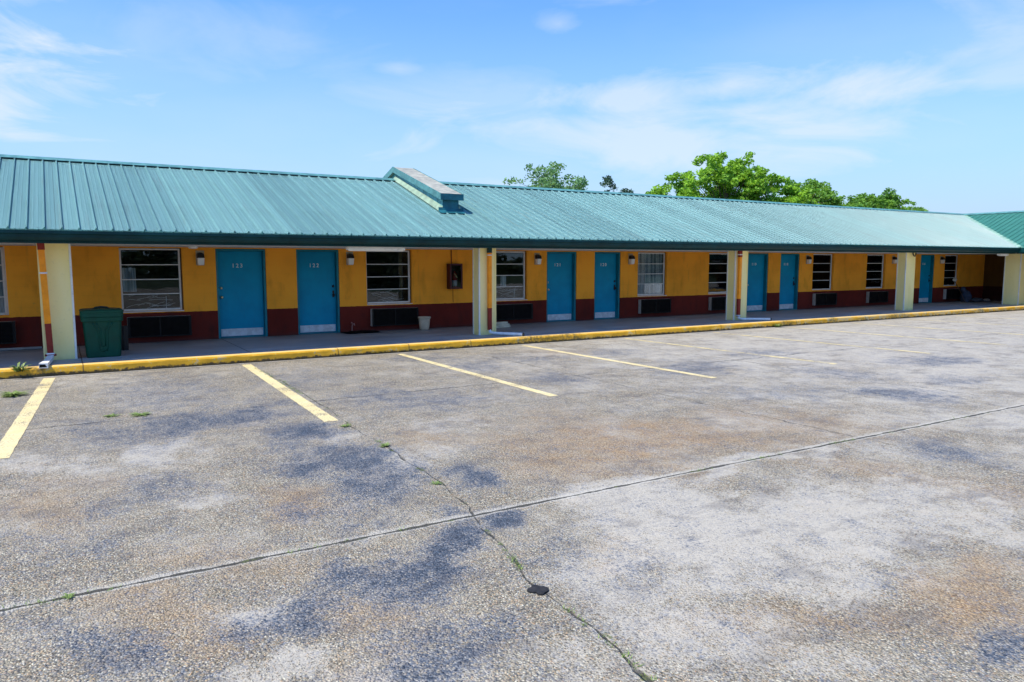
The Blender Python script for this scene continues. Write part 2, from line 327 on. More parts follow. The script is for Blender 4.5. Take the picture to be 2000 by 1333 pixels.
base = g.mix(g.math('MULTIPLY', fl, .8), base, (.085,.08,.07))
fl2 = g.math('MULTIPLY', g.ramp(g.vor(Pw, 55), .24, .14), g.math('MULTIPLY', g.ramp(g.noise(P, 1.3, 5, .7), .44, .60), g.math('GREATER_THAN', n3, .46)))
base = g.mix(g.math('MULTIPLY', fl2, .75), base, (.07,.068,.062))
# dark blue-grey tyre and oil marks
st = g.math('ADD', g.attr('stain'), g.math('MULTIPLY', g.math('SUBTRACT', n2, .5), .6))
st = g.math('ADD', st, g.math('MULTIPLY', g.math('SUBTRACT', n3, .5), 1.3))
st = g.math('ADD', st, g.math('MULTIPLY', g.math('SUBTRACT', g.noise(g.scale(P, (1.6, 1, 1)), 2.6, 7, .75), .5), 2.0))
st = g.math('ADD', st, g.math('MULTIPLY', g.math('SUBTRACT', cs.outputs[1], .5), .75))
st = g.math('ADD', st, g.math('MULTIPLY', g.math('SUBTRACT', g.noise(P, 13, 6, .8), .5), 1.1))
stm = g.ramp(st, -.15, .95, 0, .95)
scol = g.mix(g.ramp(st, .25, 1.25), g.mix(cs.outputs[0], (.075,.09,.12), (.21,.23,.27)), g.mix(cs.outputs[0], (.010,.020,.038), (.06,.09,.135)))
base = g.mix(stm, base, scol)
# broad uneven weathering, grey-blue to warm
wz = g.noise(g.scale(P, (.8, 1.3, 1)), 1.9, 8, .72)
base = g.mix(g.ramp(wz, .50, .66, 0, .42), base, g.mix(n2, (.10,.085,.07), (.075,.085,.11)))
base = g.mix(g.ramp(wz, .45, .30, 0, .42), base, (.45,.41,.345))
# wandering cracks and slab joints
def line(dist, wdt, soft=.6):
    return g.ramp(g.math('ABSOLUTE', dist), wdt, wdt*(1-soft))
jw = g.math('MULTIPLY', g.math('SUBTRACT', g.noise(P, 3.2, 6, .7), .5), .05)
jw2 = g.math('MULTIPLY', g.math('SUBTRACT', g.noise(P, 2.2, 7, .75), .5), .35)
d1 = g.math('ADD', g.math('SUBTRACT', xyz[1], 4.65), jw)
mw = g.math('ADD', d1, g.math('MULTIPLY', g.math('SUBTRACT', g.noise(P, 7, 6, .75), .5), .14))
margin = g.math('MULTIPLY', g.ramp(d1, .0, .012), g.ramp(mw, .09, .03))
margin = g.math('MAXIMUM', margin, g.math('MULTIPLY', g.ramp(d1, -.05, -.02), g.ramp(d1, 0.0, -.005)))
base = g.mix(g.math('MULTIPLY', margin, g.ramp(g.noise(P, 2.1, 6, .7), .30, .55, .15, .95)), base, g.mix(n3, (.32,.315,.28), (.50,.49,.44)))
w1 = g.ramp(g.noise(P, 3.7, 5, .7), .35, .7, .008, .032)
def linev(dist, wv, amt):
    q = g.math('DIVIDE', g.math('ABSOLUTE', dist), wv)
    return g.math('MULTIPLY', g.ramp(q, 1.0, .55), amt)
cr = linev(d1, w1, .92)
cr = g.math('MAXIMUM', cr, linev(g.attr('crackd'), g.ramp(g.noise(P, 2.3, 4), .38, .72, .003, .020), g.ramp(n2, .36, .56, .15, .9)))
d2 = g.math('ADD', g.math('SUBTRACT', xyz[1], 9.72), jw2)
cr = g.math('MAXIMUM', cr, linev(d2, .018, g.ramp(n1, .42, .56, 0, .75)))
for xx in (7.15, 10.85, 15.6, 20.3):
    dd = g.math('ADD', g.math('SUBTRACT', xyz[0], xx), jw2)
    cr = g.math('MAXIMUM', cr, linev(dd, .016, g.ramp(n1, .45, .56, .1, .6)))
d3 = g.math('ADD', g.math('SUBTRACT', xyz[1], 13.96), g.math('MULTIPLY', jw, .6))
cr = g.math('MAXIMUM', cr, linev(d3, .022, .8))
base = g.mix(cr, base, (.035,.035,.028))
moss = g.math('MULTIPLY', g.math('MAXIMUM', linev(g.attr('crackd'), .045, 1.0), linev(d1, .03, 1.0)), g.ramp(g.noise(P, 5, 4, .7), .57, .66))
base = g.mix(g.math('MULTIPLY', moss, .75), base, (.10,.13,.03))
seam = g.math('MULTIPLY', g.ramp(xyz[1], 13.99, 14.0), g.ramp(n2, .3, .55, .4, 1))
base = g.mix(g.math('MULTIPLY', seam, .55), base, (.40,.39,.38))
edge = g.ramp(g.math('ADD', xyz[1], g.math('MULTIPLY', n3, .05)), 14.085, 14.11)
base = g.mix(edge, base, (.03,.03,.02))
# beyond the paved lot: rough grass
off = g.math('MAXIMUM', g.ramp(g.math('ADD', xyz[1], g.math('MULTIPLY', n1, 1.5)), -9, -9.6), g.ramp(xyz[1], 27, 28))
base = g.mix(off, base, g.mix(n2, (.02,.035,.01), (.045,.07,.02)))
hgt = g.math('SUBTRACT', g.math('MULTIPLY', g.math('SUBTRACT', 1.0, g.math('MULTIPLY', peb_d, 1.5)), g.math('SUBTRACT', 1.15, cemm)), g.math('MULTIPLY', cr, 2.5))
hgt = g.math('ADD', hgt, g.math('MULTIPLY', n3, .8))
g.bump(hgt, .9, .008)
base = g.mix(1.0, base, (1.02, .985, .955), 'MULTIPLY')
GM = g.fin(base, g.ramp(stm, 0, .8, .82, .6))
GM.node_tree.nodes['Principled BSDF'].inputs['Specular IOR Level'].default_value = .35
ground = link('ground', gm, GM, kind='structure')

# ------------------------------------------------------------------ painted bay lines (4 mm sheets, worn edges)
def ragged_strip(x0, y0, x1, y1, w, seed):
    r = random.Random(seed); m = MB(); n = 60
    d = Vector((x1-x0, y1-y0)); nrm = Vector((-d.y, d.x)).normalized(); prev = None
    for i in range(n+1):
        t = i/n; c = Vector((x0, y0)) + d*t
        a = c + nrm*(w/2 + r.uniform(-.004,.004)); b = c - nrm*(w/2 + r.uniform(-.004,.004))
        cur = (m.bm.verts.new((a.x, a.y, .004)), m.bm.verts.new((b.x, b.y, .004)))
        if prev: m.bm.faces.new((prev[0], prev[1], cur[1], cur[0]))
        prev = cur
    return m
def line_mat(name, keep):
    m = M(name); P = m.pos(); a = m.noise(P, 60, 4, .7); b = m.noise(P, 4, 5, .6); c = m.noise(P, 1.2, 3)
    col = m.mix(m.ramp(b, .35, .7), (.62,.51,.25), (.68,.58,.34))
    col = m.mix(m.math('MULTIPLY', m.ramp(m.vor(P, 62), .45, .7), .3), col, (.45,.38,.2))
    wear = m.math('ADD', m.math('MULTIPLY', a, .6), m.math('ADD', m.math('MULTIPLY', b, .35), m.math('MULTIPLY', c, .25)))
    tr = m.n('ShaderNodeBsdfTransparent'); mx = m.n('ShaderNodeMixShader')
    m.put(mx.inputs[0], m.ramp(wear, keep, keep+.05)); m.l(m.b.outputs[0], mx.inputs[1]); m.l(tr.outputs[0], mx.inputs[2]); m.l(mx.outputs[0], m.out.inputs[0])
    m.bump(a, .3, .003)
    return m.fin(col, .7)
LM = [line_mat('bay_line_paint', .635), line_mat('faded_bay_line_paint', .585)]
for i, (x, xb) in enumerate([(-.22,-.58),(2.8,2.62),(5.78,5.76),(8.72,8.86),(11.62,11.95),(14.6,15.0),(17.55,18.0),(20.5,20.95),(23.4,23.9),(26.3,26.8)]):
    link_ = ragged_strip(x, 13.85, xb, 8.35, .165 if i < 2 else .14, i).build('painted_line', LM[0 if i < 4 else 1], recalc=False, kind='structure')
    for p in link_.data.polygons: pass

# ------------------------------------------------------------------ raised walkway with a yellow kerb edge
def walk_mat():
    m = M('walkway_concrete'); P = m.pos(); q = m.xyz()
    a = m.noise(m.scale(P, (.5,1.6,1)), 1.6, 6, .6); b = m.noise(P, 30, 4, .6); c = m.noise(m.scale(P, (.25,1.2,1)), 2.5, 5, .65)
    col = m.mix(m.ramp(a, .3, .7), (.20,.215,.23), (.36,.375,.385))
    col = m.mix(m.ramp(c, .55, .75, 0, .55), col, (.12,.13,.14))
    col = m.mix(m.math('MULTIPLY', b, .25), col, (.40,.39,.37))
    # control joints across the slab
    wob = m.math('MULTIPLY', m.math('SUBTRACT', m.noise(P, 4, 4), .5), .03)
    for xx in (.26, 3.0, 5.9, 8.75, 11.7, 14.6, 17.5, 20.4):
        d = m.math('ABSOLUTE', m.math('ADD', m.math('SUBTRACT', q[0], xx), wob))
        col = m.mix(m.ramp(d, .014, .006, 0, .9 if xx < 4 else .4), col, (.03,.03,.03))
    walldark = m.math('MULTIPLY', m.ramp(q[1], 16.9, 17.35), .5)  # slab darkens evenly towards the wall
    col = m.mix(walldark, col, (.09,.085,.08))
    m.bump(b, .15, .004)
    return m.fin(col, m.ramp(a, .3, .7, .45, .7))
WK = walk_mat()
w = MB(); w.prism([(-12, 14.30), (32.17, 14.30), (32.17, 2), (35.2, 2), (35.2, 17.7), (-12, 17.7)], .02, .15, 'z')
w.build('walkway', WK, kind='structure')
def kerb_mat():
    m = M('yellow_kerb_paint'); P = m.pos(); q = m.xyz()
    a = m.noise(P, 5, 6, .65); b = m.noise(P, 40, 4, .6); c = m.noise(P, 1.1, 4)
    col = m.mix(m.ramp(a, .3, .7), (.58,.30,.005), (.74,.40,.010))
    # worn to concrete in places, more so towards the far end
    wear = m.math('ADD', m.math('ADD', m.math('MULTIPLY', a, .7), m.math('MULTIPLY', b, .35)), m.ramp(q[0], 9, 26, 0, .10))
    col = m.mix(m.ramp(wear, .60, .66, 0, .75), col, (.42,.38,.24))
    toplit = m.math('MULTIPLY', m.ramp(q[2], .142, .152), .45)  # kerb top painted paler, as the sun would light it
    col = m.mix(toplit, col, (.80,.66,.36))
    # grime hugging the gutter line, mildew under the outlets
    low = m.math('ADD', q[2], m.math('MULTIPLY', m.math('SUBTRACT', m.noise(P, 9, 5, .75), .5), .17))
    col = m.mix(m.ramp(low, .055, .022, 0, .95), col, (.03,.025,.012))
    for xx, wd in ((9.25,.75), (10.2,.5), (-.36,.16), (17.9,.4), (20.0,.3), (28.5,.3), (23.4,.8)):
        d = m.math('ABSOLUTE', m.math('DIVIDE', m.math('SUBTRACT', q[0], xx), wd))
        k = m.math('MULTIPLY', m.ramp(d, 1.0, .3), m.ramp(m.noise(P, 14, 5, .7), .38, .6))
        col = m.mix(m.math('MULTIPLY', k, .75), col, (.08,.07,.02))
    for xx in (.26, 4.6, 6.1, 7.55, 9.1, 12.2, 15.2, 18.3, 21.6, 25, 28.6):
        d = m.math('ABSOLUTE', m.math('SUBTRACT', q[0], xx)); col = m.mix(m.ramp(d, .012, .005, 0, .8), col, (.05,.04,.02))
    m.bump(b, .3, .005)
    return m.fin(col, .6)
KM = kerb_mat()
def kerb_sections(x0, x1, step, along='x', fixed=0.0):
    secs = []
    prof = [(0.0, 0.001), (0.004, .06), (.010, .115), (.022, .140), (.045, .1525), (.179, .1535), (.179, .02)]
    n = int((x1-x0)/step)
    for i in range(n+1):
        x = x0 + (x1-x0)*i/n
        j = [mnoise.noise(Vector((x*2.1, k*3.3, 1)))*.008 for k in range(len(prof))]
        secs.append([(x, 14.12 + a + (j[k] if k < 4 else 0), max(.001, z + (j[k]*.5 if 1 < k < 5 else 0))) for k, (a, z) in enumerate(prof)])
    return secs
k = MB().loft(kerb_sections(-12, 32.17, .12)); kb = k.build('kerb', KM, kind='structure')
k = MB(); k.prism([(31.99, .001), (32.0, .12), (32.03, .1525), (32.168, .1535), (32.168, .02)], 2, 14.119, 'y')
k.build('kerb', KM, kind='structure')

# ------------------------------------------------------------------ the long motel range
EY, EZ, SL = 14.33, 2.375, .352          # eave line, its height, roof slope
RY = 19.0; RZ = EZ + SL*(RY - EY)
WX, WR = 31.4, 36.07                     # wing eave and ridge
X0 = -11.0
def roof_mat(name, base, dull):
    m = M(name); P = m.pos(); q = m.xyz()
    a = m.noise(m.scale(P, (2.6,.10,.10)), 1.3, 5, .55); b = m.noise(P, 25, 4, .65)
    sheet = m.n('ShaderNodeTexWhiteNoise', noise_dimensions='1D'); m.l(m.math('FLOOR', m.math('DIVIDE', q[0], .98)), sheet.inputs['W'])
    lo = tuple(v*.86 for v in base); hi = tuple(v*1.10 for v in base)
    col = m.mix(m.math('ADD', m.math('MULTIPLY', sheet.outputs[0], .6), m.math('MULTIPLY', m.ramp(a, .3, .7), .4)), lo, hi)
    col = m.mix(m.ramp(b, .58, .75, 0, .28), col, dull)
    st_ = m.noise(m.scale(P, (9, .5, .5)), 1.2, 5, .6)          # dirt washed down the slope
    col = m.mix(m.ramp(st_, .54, .74, 0, .30), col, tuple(v*.55 for v in dull))
    lap = m.math('ABSOLUTE', m.math('SUBTRACT', m.math('FRACT', m.math('DIVIDE', q[0], .98)), .5)); col = m.mix(m.ramp(lap, .490, .497, 0, .5), col, tuple(v*.4 for v in base))
    m.bump(m.math('ADD', m.math('MULTIPLY', b, .15), m.noise(m.scale(P, (1.5,.2,.2)), 2, 2)), .06, .01)
    return m.fin(col, m.ramp(m.math('ADD', m.math('MULTIPLY', a, .6), m.math('MULTIPLY', sheet.outputs[0], .4)), .2, .8, .40, .52), Metallic=0.0, Specular_IOR_Level=1.0)
RM = roof_mat('teal_roof_sheet', (.235,.465,.465), (.35,.42,.41))
RM2 = roof_mat('green_roof_sheet', (.08,.34,.27), (.16,.30,.24))
DG = plain('dark_green_gutter_metal', (.004,.040,.044), .4, .25, 3, .2, spec=.18)
TEALTRIM = plain('faded_teal_trim', (.085,.23,.235), .5, .25, 5, .5)
WHITE = plain('white_soffit_paint', (.76,.77,.76), .6, .08, 2, .3)
WTRIM = plain('white_trim_paint', (.74,.74,.70), .55, .08, 4, .35)
ALU = plain('white_window_aluminium', (.70,.71,.70), .4, .08, 5, .3)
PITCH = .2455
def rib_profile(t0, t1):
    """(t, height) across the ribs: a trapezoid rib each pitch with two faint stiffeners between"""
    out = []; n0 = int(math.floor(t0/PITCH)); n1 = int(math.ceil(t1/PITCH))
    for k in range(n0, n1):
        b = k*PITCH + .06
        for dt, h in ((0,0),(.021,.036),(.034,.036),(.043,0),(.100,0),(.110,.003),(.118,.003),(.128,0),(.166,0),(.176,.003),(.184,.003),(.194,0)):
            t = b + dt
            if t0 <= t <= t1: out.append((t, h))
    return out
def roof_sheet(prof, lo, hi, put):
    m = MB(); prev = None
    for t, h in prof:
        a, b = lo(t), hi(t)
        if b - a < .01: prev = None; continue
        cur = [m.bm.verts.new(put(t, s, h)) for s in np.linspace(a, b, 4)]
        if prev:
            for i in range(3): m.bm.faces.new((prev[i], cur[i], cur[i+1], prev[i+1]))
        prev = cur
    r = bmesh.ops.solidify(m.bm, geom=m.bm.faces[:], thickness=.004)
    return m
bld = thing('motel_building', 'long single-storey motel range with ochre and brick-red walls under a ribbed teal metal roof', 'building', (8, 17.35, .15))
f = roof_sheet(rib_profile(X0, WR), lambda t: EY + max(0, t - WX), lambda t: RY, lambda t, s, h: (t, s, EZ + SL*(s-EY) + h))
roof = f.build('roof', RM, bld)
bk = roof_sheet(rib_profile(X0, WR), lambda t: RY, lambda t: 2*RY - EY - max(0, t - WX), lambda t, s, h: (t, s, RZ - SL*(s-RY) + h))
bk.build('back_roof', RM, bld)
rc = MB()
c = SL*.17
rc.prism([(RY-.17, RZ-c+.036), (RY, RZ+.040), (RY+.17, RZ-c+.036), (RY+.17, RZ-c+.042), (RY, RZ+.055), (RY-.17, RZ-c+.042)], X0, WR-.02, 'x')
rc.build('ridge_cap', TEALTRIM, roof)
vm = MB()   # valley flashing between the two roofs
vm.prism([(-.07, -.006), (.07, -.006), (.07, .012), (-.07, .012)], 0, 1, 'x')
for v in vm.bm.verts:
    t, a, h = v.co
    d = (WR-WX)*t; v.co = (WX + d + a, EY + d - a, EZ + SL*d + .024 + h)
vm.build('valley_flashing', plain('pale_flashing', (.24,.40,.30), .5, .2, 4, .4), roof)
# soffit, fascia, gutter
sf = MB(); sf.box(X0, 31.3, 14.46, 17.349, 2.160, 2.19); sf.build('soffit', WHITE, bld)
sf = MB(); sf.box(X0, 31.35, 14.44, 14.459, 2.150, 2.36); sf.build('fascia', DG, bld)
bm_ = MB(); bm_.box(X0, 31.3, 15.05, 15.35, 2.105, 2.159, .004)
gt = MB(); gt.prism([(14.438, 2.20), (14.438, 2.345), (14.425, 2.345), (14.425, 2.215), (14.345, 2.215), (14.312, 2.25), (14.300, 2.30), (14.272, 2.318), (14.272, 2.345), (14.258, 2.352), (14.258, 2.305), (14.286, 2.290), (14.296, 2.245), (14.335, 2.20)], X0, 31.36, 'x')
gt.build('gutter', DG, bld)
# side walls, back wall, gable
OCH = M('ochre_over_brick_red_stucco'); 
def wall_mat(name, och, red, bz=.775):
    m = M(name); P = m.pos(); q = m.xyz()
    a = m.noise(P, .9, 5, .6); b = m.noise(P, 22, 5, .65); c = m.noise(m.scale(P, (1.4,1.4,.5)), 2.6, 6, .65)
    o = m.mix(m.ramp(a, .3, .7), tuple(v*.88 for v in och), tuple(v*1.1 for v in och))
    o = m.mix(m.ramp(c, .50, .72, 0, .40), o, tuple(v*.5 for v in och))
    o = m.mix(m.ramp(m.noise(m.scale(P, (5,5,.5)), 1.5, 5, .65), .55, .78, 0, .35), o, (.30,.17,.05))
    scuff = m.math('MULTIPLY', m.ramp(m.noise(P, 7, 6, .75), .62, .70), m.ramp(q[2], 1.3, .9))
    o = m.mix(m.math('MULTIPLY', scuff, .4), o, (.25,.15,.07))
    # faint block courses showing through the paint
    bz_ = m.math('FRACT', m.math('DIVIDE', m.math('SUBTRACT', q[2], .15), .203)); line_ = m.ramp(m.math('ABSOLUTE', m.math('SUBTRACT', bz_, .5)), .46, .5)
    o = m.mix(m.math('MULTIPLY', line_, .14), o, tuple(v*.5 for v in och))
    r = m.mix(m.ramp(a, .3, .7), tuple(v*.8 for v in red), tuple(v*1.2 for v in red))
    r = m.mix(m.ramp(c, .5, .75, 0, .45), r, (.035,.02,.018))
    e = m.math('ADD', q[2], m.math('MULTIPLY', m.math('SUBTRACT', m.noise(P, 9, 5, .7), .5), .030))
    col = m.mix(m.ramp(e, bz-.004, bz+.004), r, o)
    splash = m.ramp(m.math('ADD', q[2], m.math('MULTIPLY', c, .12)), .30, .20)
    col = m.mix(m.math('MULTIPLY', splash, .45), col, (.06,.045,.04))
    m.bump(m.math('SUBTRACT', b, m.math('MULTIPLY', line_, .6)), .35, .006)
    m.b.inputs['Specular IOR Level'].default_value = .12
    return m.fin(col, .8)
WM = wall_mat('ochre_over_brick_red_stucco', (.98,.39,.036), (.14,.020,.014))
bpy.data.materials.remove(OCH.m)
WY = 17.35; WT = .20; H0, H1 = .15, 2.158
WIN = [(-2.05,-.87,0), (1.08,2.27,1), (6.40,7.60,2), (9.86,11.04,3), (15.02,16.20,4), (18.02,19.18,5), (23.25,24.45,6), (26.45,27.65,7), (31.84,32.95,8)]
DOORS = [(2.95,4.02,'123','L'), (4.71,5.72,'122','R'), (11.69,12.72,'121','L'), (13.37,14.34,'120','R'), (19.85,20.87,'119','L'), (21.50,22.50,'118','R'), (28.45,29.45,'117','L'), (30.06,31.06,'116','R')]
SILL, HEAD = .815, 2.140
ops = sorted([(a, b, SILL, HEAD) for a, b, _ in WIN] + [(a, b, H0, 2.135) for a, b, _, _ in DOORS])
wb = MB(); x = X0
for a, b, z0, z1 in ops:
    wb.box(x, a, WY, WY+WT, H0, H1)
    if z0 > H0: wb.box(a, b, WY, WY+WT, H0, z0)
    wb.box(a, b, WY, WY+WT, z1, H1)
    x = b
wb.box(x, 35.2, WY, WY+WT, H0, H1)
bmesh.ops.remove_doubles(wb.bm, verts=wb.bm.verts, dist=1e-5)
# drop the internal faces where blocks butt together
seen = {}
for fc in wb.bm.faces:
    key = tuple(round(v, 4) for v in fc.calc_center_median()); seen.setdefault(key, []).append(fc)
bmesh.ops.delete(wb.bm, geom=[fc for l in seen.values() if len(l) > 1 for fc in l], context='FACES')
wb.build('wall', WM, bld)
sw = MB(); sw.box(X0, X0+.2, WY+WT+.002, 23.2, H0-.14, H1); sw.box(X0+.202, 35.0, 23.0, 23.2, H0-.14, H1)
sw.prism([(EY+.15, EZ-.03), (RY, RZ-.05), (2*RY-EY-.15, EZ-.03)], X0+.02, X0+.16, 'x')
sw.build('rear_wall', plain('rear_wall_paint', (.50,.26,.05), .8), bld)

# dark lining added to keep the rooms behind the windows dim: floor, far wall and ceiling
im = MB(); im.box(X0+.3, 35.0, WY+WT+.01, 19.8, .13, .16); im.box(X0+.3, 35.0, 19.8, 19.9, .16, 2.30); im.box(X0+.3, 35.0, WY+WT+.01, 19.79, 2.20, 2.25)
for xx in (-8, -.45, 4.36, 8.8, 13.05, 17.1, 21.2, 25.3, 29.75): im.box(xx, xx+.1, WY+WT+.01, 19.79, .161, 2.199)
im.build('room_lining', plain('darkened_room_paint', (.10,.085,.07), .9, spec=.1), bld)
GLASS = M('window_glass')
_g = GLASS; tr = _g.n('ShaderNodeBsdfTransparent'); tr.inputs[0].default_value = (.78,.82,.84,1)
gl = _g.n('ShaderNodeBsdfGlossy'); gl.inputs['Roughness'].default_value = .012; gl.inputs[0].default_value = (.95,.98,1,1)
fr = _g.n('ShaderNodeFresnel'); fr.inputs[0].default_value = 1.45
bp = _g.n('ShaderNodeBump'); bp.inputs['Strength'].default_value = .05; bp.inputs['Distance'].default_value = .02; _g.l(_g.noise(_g.pos(), 2.2, 2), bp.inputs['Height']); _g.l(bp.outputs[0], gl.inputs['Normal'])
ms = _g.n('ShaderNodeMixShader'); _g.l(fr.outputs[0], ms.inputs[0]); _g.l(tr.outputs[0], ms.inputs[1]); _g.l(gl.outputs[0], ms.inputs[2]); _g.l(ms.outputs[0], _g.out.inputs[0])
GLASS = _g.m
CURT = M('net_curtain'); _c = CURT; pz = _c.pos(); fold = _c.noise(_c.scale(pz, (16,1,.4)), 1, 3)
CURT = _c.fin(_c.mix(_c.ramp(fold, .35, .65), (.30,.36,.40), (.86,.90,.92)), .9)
DARKROOM = plain('dark_room_wall', (.06,.05,.045), .9)
def window(a, b, idx):
    """aluminium awning window with four lights set back in its opening"""
    y0, y1 = WY+.075, WY+.125
    fw = .034; m = MB(); z0, z1 = SILL+.004, HEAD-.012
    A, B = a+.004, b-.03
    m.box(A, A+fw, y0, y1, z0, z1, .003); m.box(B-fw, B, y0, y1, z0, z1, .003)
    m.box(A+fw+.001, B-fw-.001, y0, y1, z1-fw, z1, .003); m.box(A+fw+.001, B-fw-.001, y0-.012, y1, z0, z0+.042, .003)
    fr = m.build('window_frame', ALU, bld)
    hh = (z1-fw-.001 - z0-.043)/4
    for k in (1, 2, 3):
        zc = z0+.043+hh*k
        r = MB(); r.box(A+fw+.001, B-fw-.001, y0+.004, y1-.006, zc-.010, zc+.010, .002); r.build('glazing_bar', ALU, fr)
    for k in range(4):
        p = MB(); zz0 = z0+.043+hh*k+.011; zz1 = z0+.043+hh*(k+1)-.011
        t = random.uniform(-.0012,.0012); t2 = random.uniform(-.002,.002)
        q = [(A+fw, y0+.022-t-t2, zz0), (B-fw, y0+.022-t+t2, zz0), (B-fw, y0+.022+t+t2, zz1), (A+fw, y0+.022+t-t2, zz1)]
        p.loft([q, [(u[0], u[1]+.004, u[2]) for u in q]]); p.build('pane', GLASS, fr)
    # sub-sill ledge
    s = MB(); s.box(a+.002, b-.002, WY-.018, WY+.073, SILL-.022, SILL-.001, .003); s.build('window_sill', ALU if idx in (1,2,3,4,5) else WM, fr)
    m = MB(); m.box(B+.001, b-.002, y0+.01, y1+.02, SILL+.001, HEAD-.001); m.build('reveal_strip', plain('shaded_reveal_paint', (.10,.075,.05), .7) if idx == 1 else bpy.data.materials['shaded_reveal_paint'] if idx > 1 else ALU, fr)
    return fr
def curtain(fr, x0, x1, z0=SILL+.02, z1=HEAD-.02, y=WY+.19):
    n = max(10, int((x1-x0)/.012)); m = MB(); prev = None; ph = random.uniform(0, 9)
    for i in range(n+1):
        x = x0 + (x1-x0)*i/n; d = .022*math.sin(x*75+ph) + .012*math.sin(x*31+ph*2)
        cur = (m.bm.verts.new((x, y+d, z0)), m.bm.verts.new((x, y+d*.55, z1)))
        if prev: fc = m.bm.faces.new((prev[0], cur[0], cur[1], prev[1])); fc.smooth = True
        prev = cur
    m.build('curtain', CURT, fr, recalc=False)
for a, b, i in WIN:
    fr = window(a, b, i)
    if i == 4: curtain(fr, a+.03, b-.03)
    if i == 5: curtain(fr, b-.42, b-.03)
    if i == 6: curtain(fr, b-.40, b-.03)
    if i == 7: curtain(fr, a+.03, b-.03)
    if i == 8: curtain(fr, a+.03, a+.75)
    if i == 3: curtain(fr, a+.42, a+.62, SILL+.35, SILL+.66)
    if i == 0: curtain(fr, a+.03, b-.03)
    if i == 1: curtain(fr, a+.05, a+.30, 1.22, 1.72, WY+.16)  # added pale patch standing in for a white vehicle mirrored in the glass
    if i in (1, 2, 3):      # added pale strips behind the lower lights imitate streaks reflected in the glass
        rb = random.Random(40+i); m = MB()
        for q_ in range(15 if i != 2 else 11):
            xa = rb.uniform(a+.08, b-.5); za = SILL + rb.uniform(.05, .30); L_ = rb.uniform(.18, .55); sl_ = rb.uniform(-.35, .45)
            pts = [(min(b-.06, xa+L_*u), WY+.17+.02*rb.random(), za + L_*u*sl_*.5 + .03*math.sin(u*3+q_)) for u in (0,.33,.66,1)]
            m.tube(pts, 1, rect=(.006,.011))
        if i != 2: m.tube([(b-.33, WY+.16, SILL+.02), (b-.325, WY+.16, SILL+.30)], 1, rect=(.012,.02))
        m.build('reflection_streaks', plain('pale_reflection_streaks', (.85,.85,.82), .6, spec=.2) if i == 1 else bpy.data.materials['pale_reflection_streaks'], fr)

# doors
DF = plain('teal_door_frame_paint', (.008,.19,.25), .4, .15, 4, .3)
def door_mat():
    m = M('blue_door_paint'); P = m.pos(); q = m.xyz(); a = m.noise(P, 2.2, 4); b = m.noise(m.scale(P, (2,2,.3)), 14, 4)
    col = m.mix(m.ramp(a, .3, .7), (.001,.24,.42), (.002,.30,.50))
    col = m.mix(m.ramp(b, .55, .8, 0, .18), col, (.04,.11,.16)); m.bump(b, .04, .003)
    m.b.inputs['Specular IOR Level'].default_value = .12
    return m.fin(col, .42)
DM = door_mat(); KICK = plain('scuffed_kick_plate', (.62,.66,.70), .35, .15, 9, .5); BRASS = plain('worn_brass', (.62,.50,.28), .28, .2, 20, .2, Metallic=.8)
NUM = plain('pale_number_paint', (.75,.80,.78), .5, .05); BLACKM = plain('black_hardware', (.02,.02,.02), .35, .2, 9, .1)
def text_mesh(s, size, ex=.003):
    cu = bpy.data.curves.new('t', 'FONT'); cu.body = s; cu.size = size; cu.extrude = ex; cu.align_x = 'CENTER'; cu.space_character = 1.25; cu.offset = .0012
    o = bpy.data.objects.new('t', cu); COL.objects.link(o); dg = bpy.context.evaluated_depsgraph_get()
    me = bpy.data.meshes.new_from_object(o.evaluated_get(dg)); COL.objects.unlink(o); bpy.data.objects.remove(o); bpy.data.curves.remove(cu)
    return me
for a, b, num, side in DOORS:
    fw = .05; yF0, yF1 = WY+.02, WY+.185
    m = MB(); zt = 2.13
    m.box(a+.002, a+fw, yF0, yF1, H0+.001, zt, .004); m.box(b-fw, b-.002, yF0, yF1, H0+.001, zt, .004); m.box(a+fw+.001, b-fw-.001, yF0, yF1, zt-.045, zt, .004)
    m.box(a+fw+.001, b-fw-.001, yF0+.03, yF1, H0+.001, H0+.018)
    door = MB(); door.box(a+fw+.004, b-fw-.004, WY+.135, WY+.178, H0+.024, zt-.049, .003)
    d = door.build('door', DM, bld)
    m.build('door_frame', DF, d)
    xl, xr = a+fw+.03, b-fw-.03
    kp = MB(); kp.box(xl, xr, WY+.129, WY+.1345, H0+.035, H0+.20, .002); kp.build('kick_plate', KICK, d)
    xk = xl+.035 if side == 'L' else xr-.035
    hm = BRASS if num in ('123','121','119','117') else BLACKM
    kn = MB(); kn.lathe((xk, WY+.134, 1.06), [(.030,0),(.030,-.008),(.012,-.012),(.012,-.035),(.026,-.042),(.031,-.058),(.024,-.070),(.004,-.073)], 16, 'y'); kn.build('door_knob', hm, d)
    db = MB(); db.lathe((xk, WY+.134, 1.265), [(.031,0),(.031,-.012),(.022,-.022),(.020,-.024),(.004,-.025)], 16, 'y'); db.build('deadbolt', hm, d)
    if side == 'R':
        db = MB(); db.box(xk-.022, xk+.022, WY+.122, WY+.1345, 1.00, 1.16, .003); db.build('lock_plate', BLACKM, d)
    cxn = (a+b)/2 - .06
    for q_, ch_ in enumerate(num):
        me = text_mesh(ch_, .125)
        me.transform(Matrix.Translation((cxn + (q_-1)*.088, WY+.1315, 1.72)) @ Matrix.Rotation(R(90), 4, 'X'))
        link('number_digit', me, NUM, d)

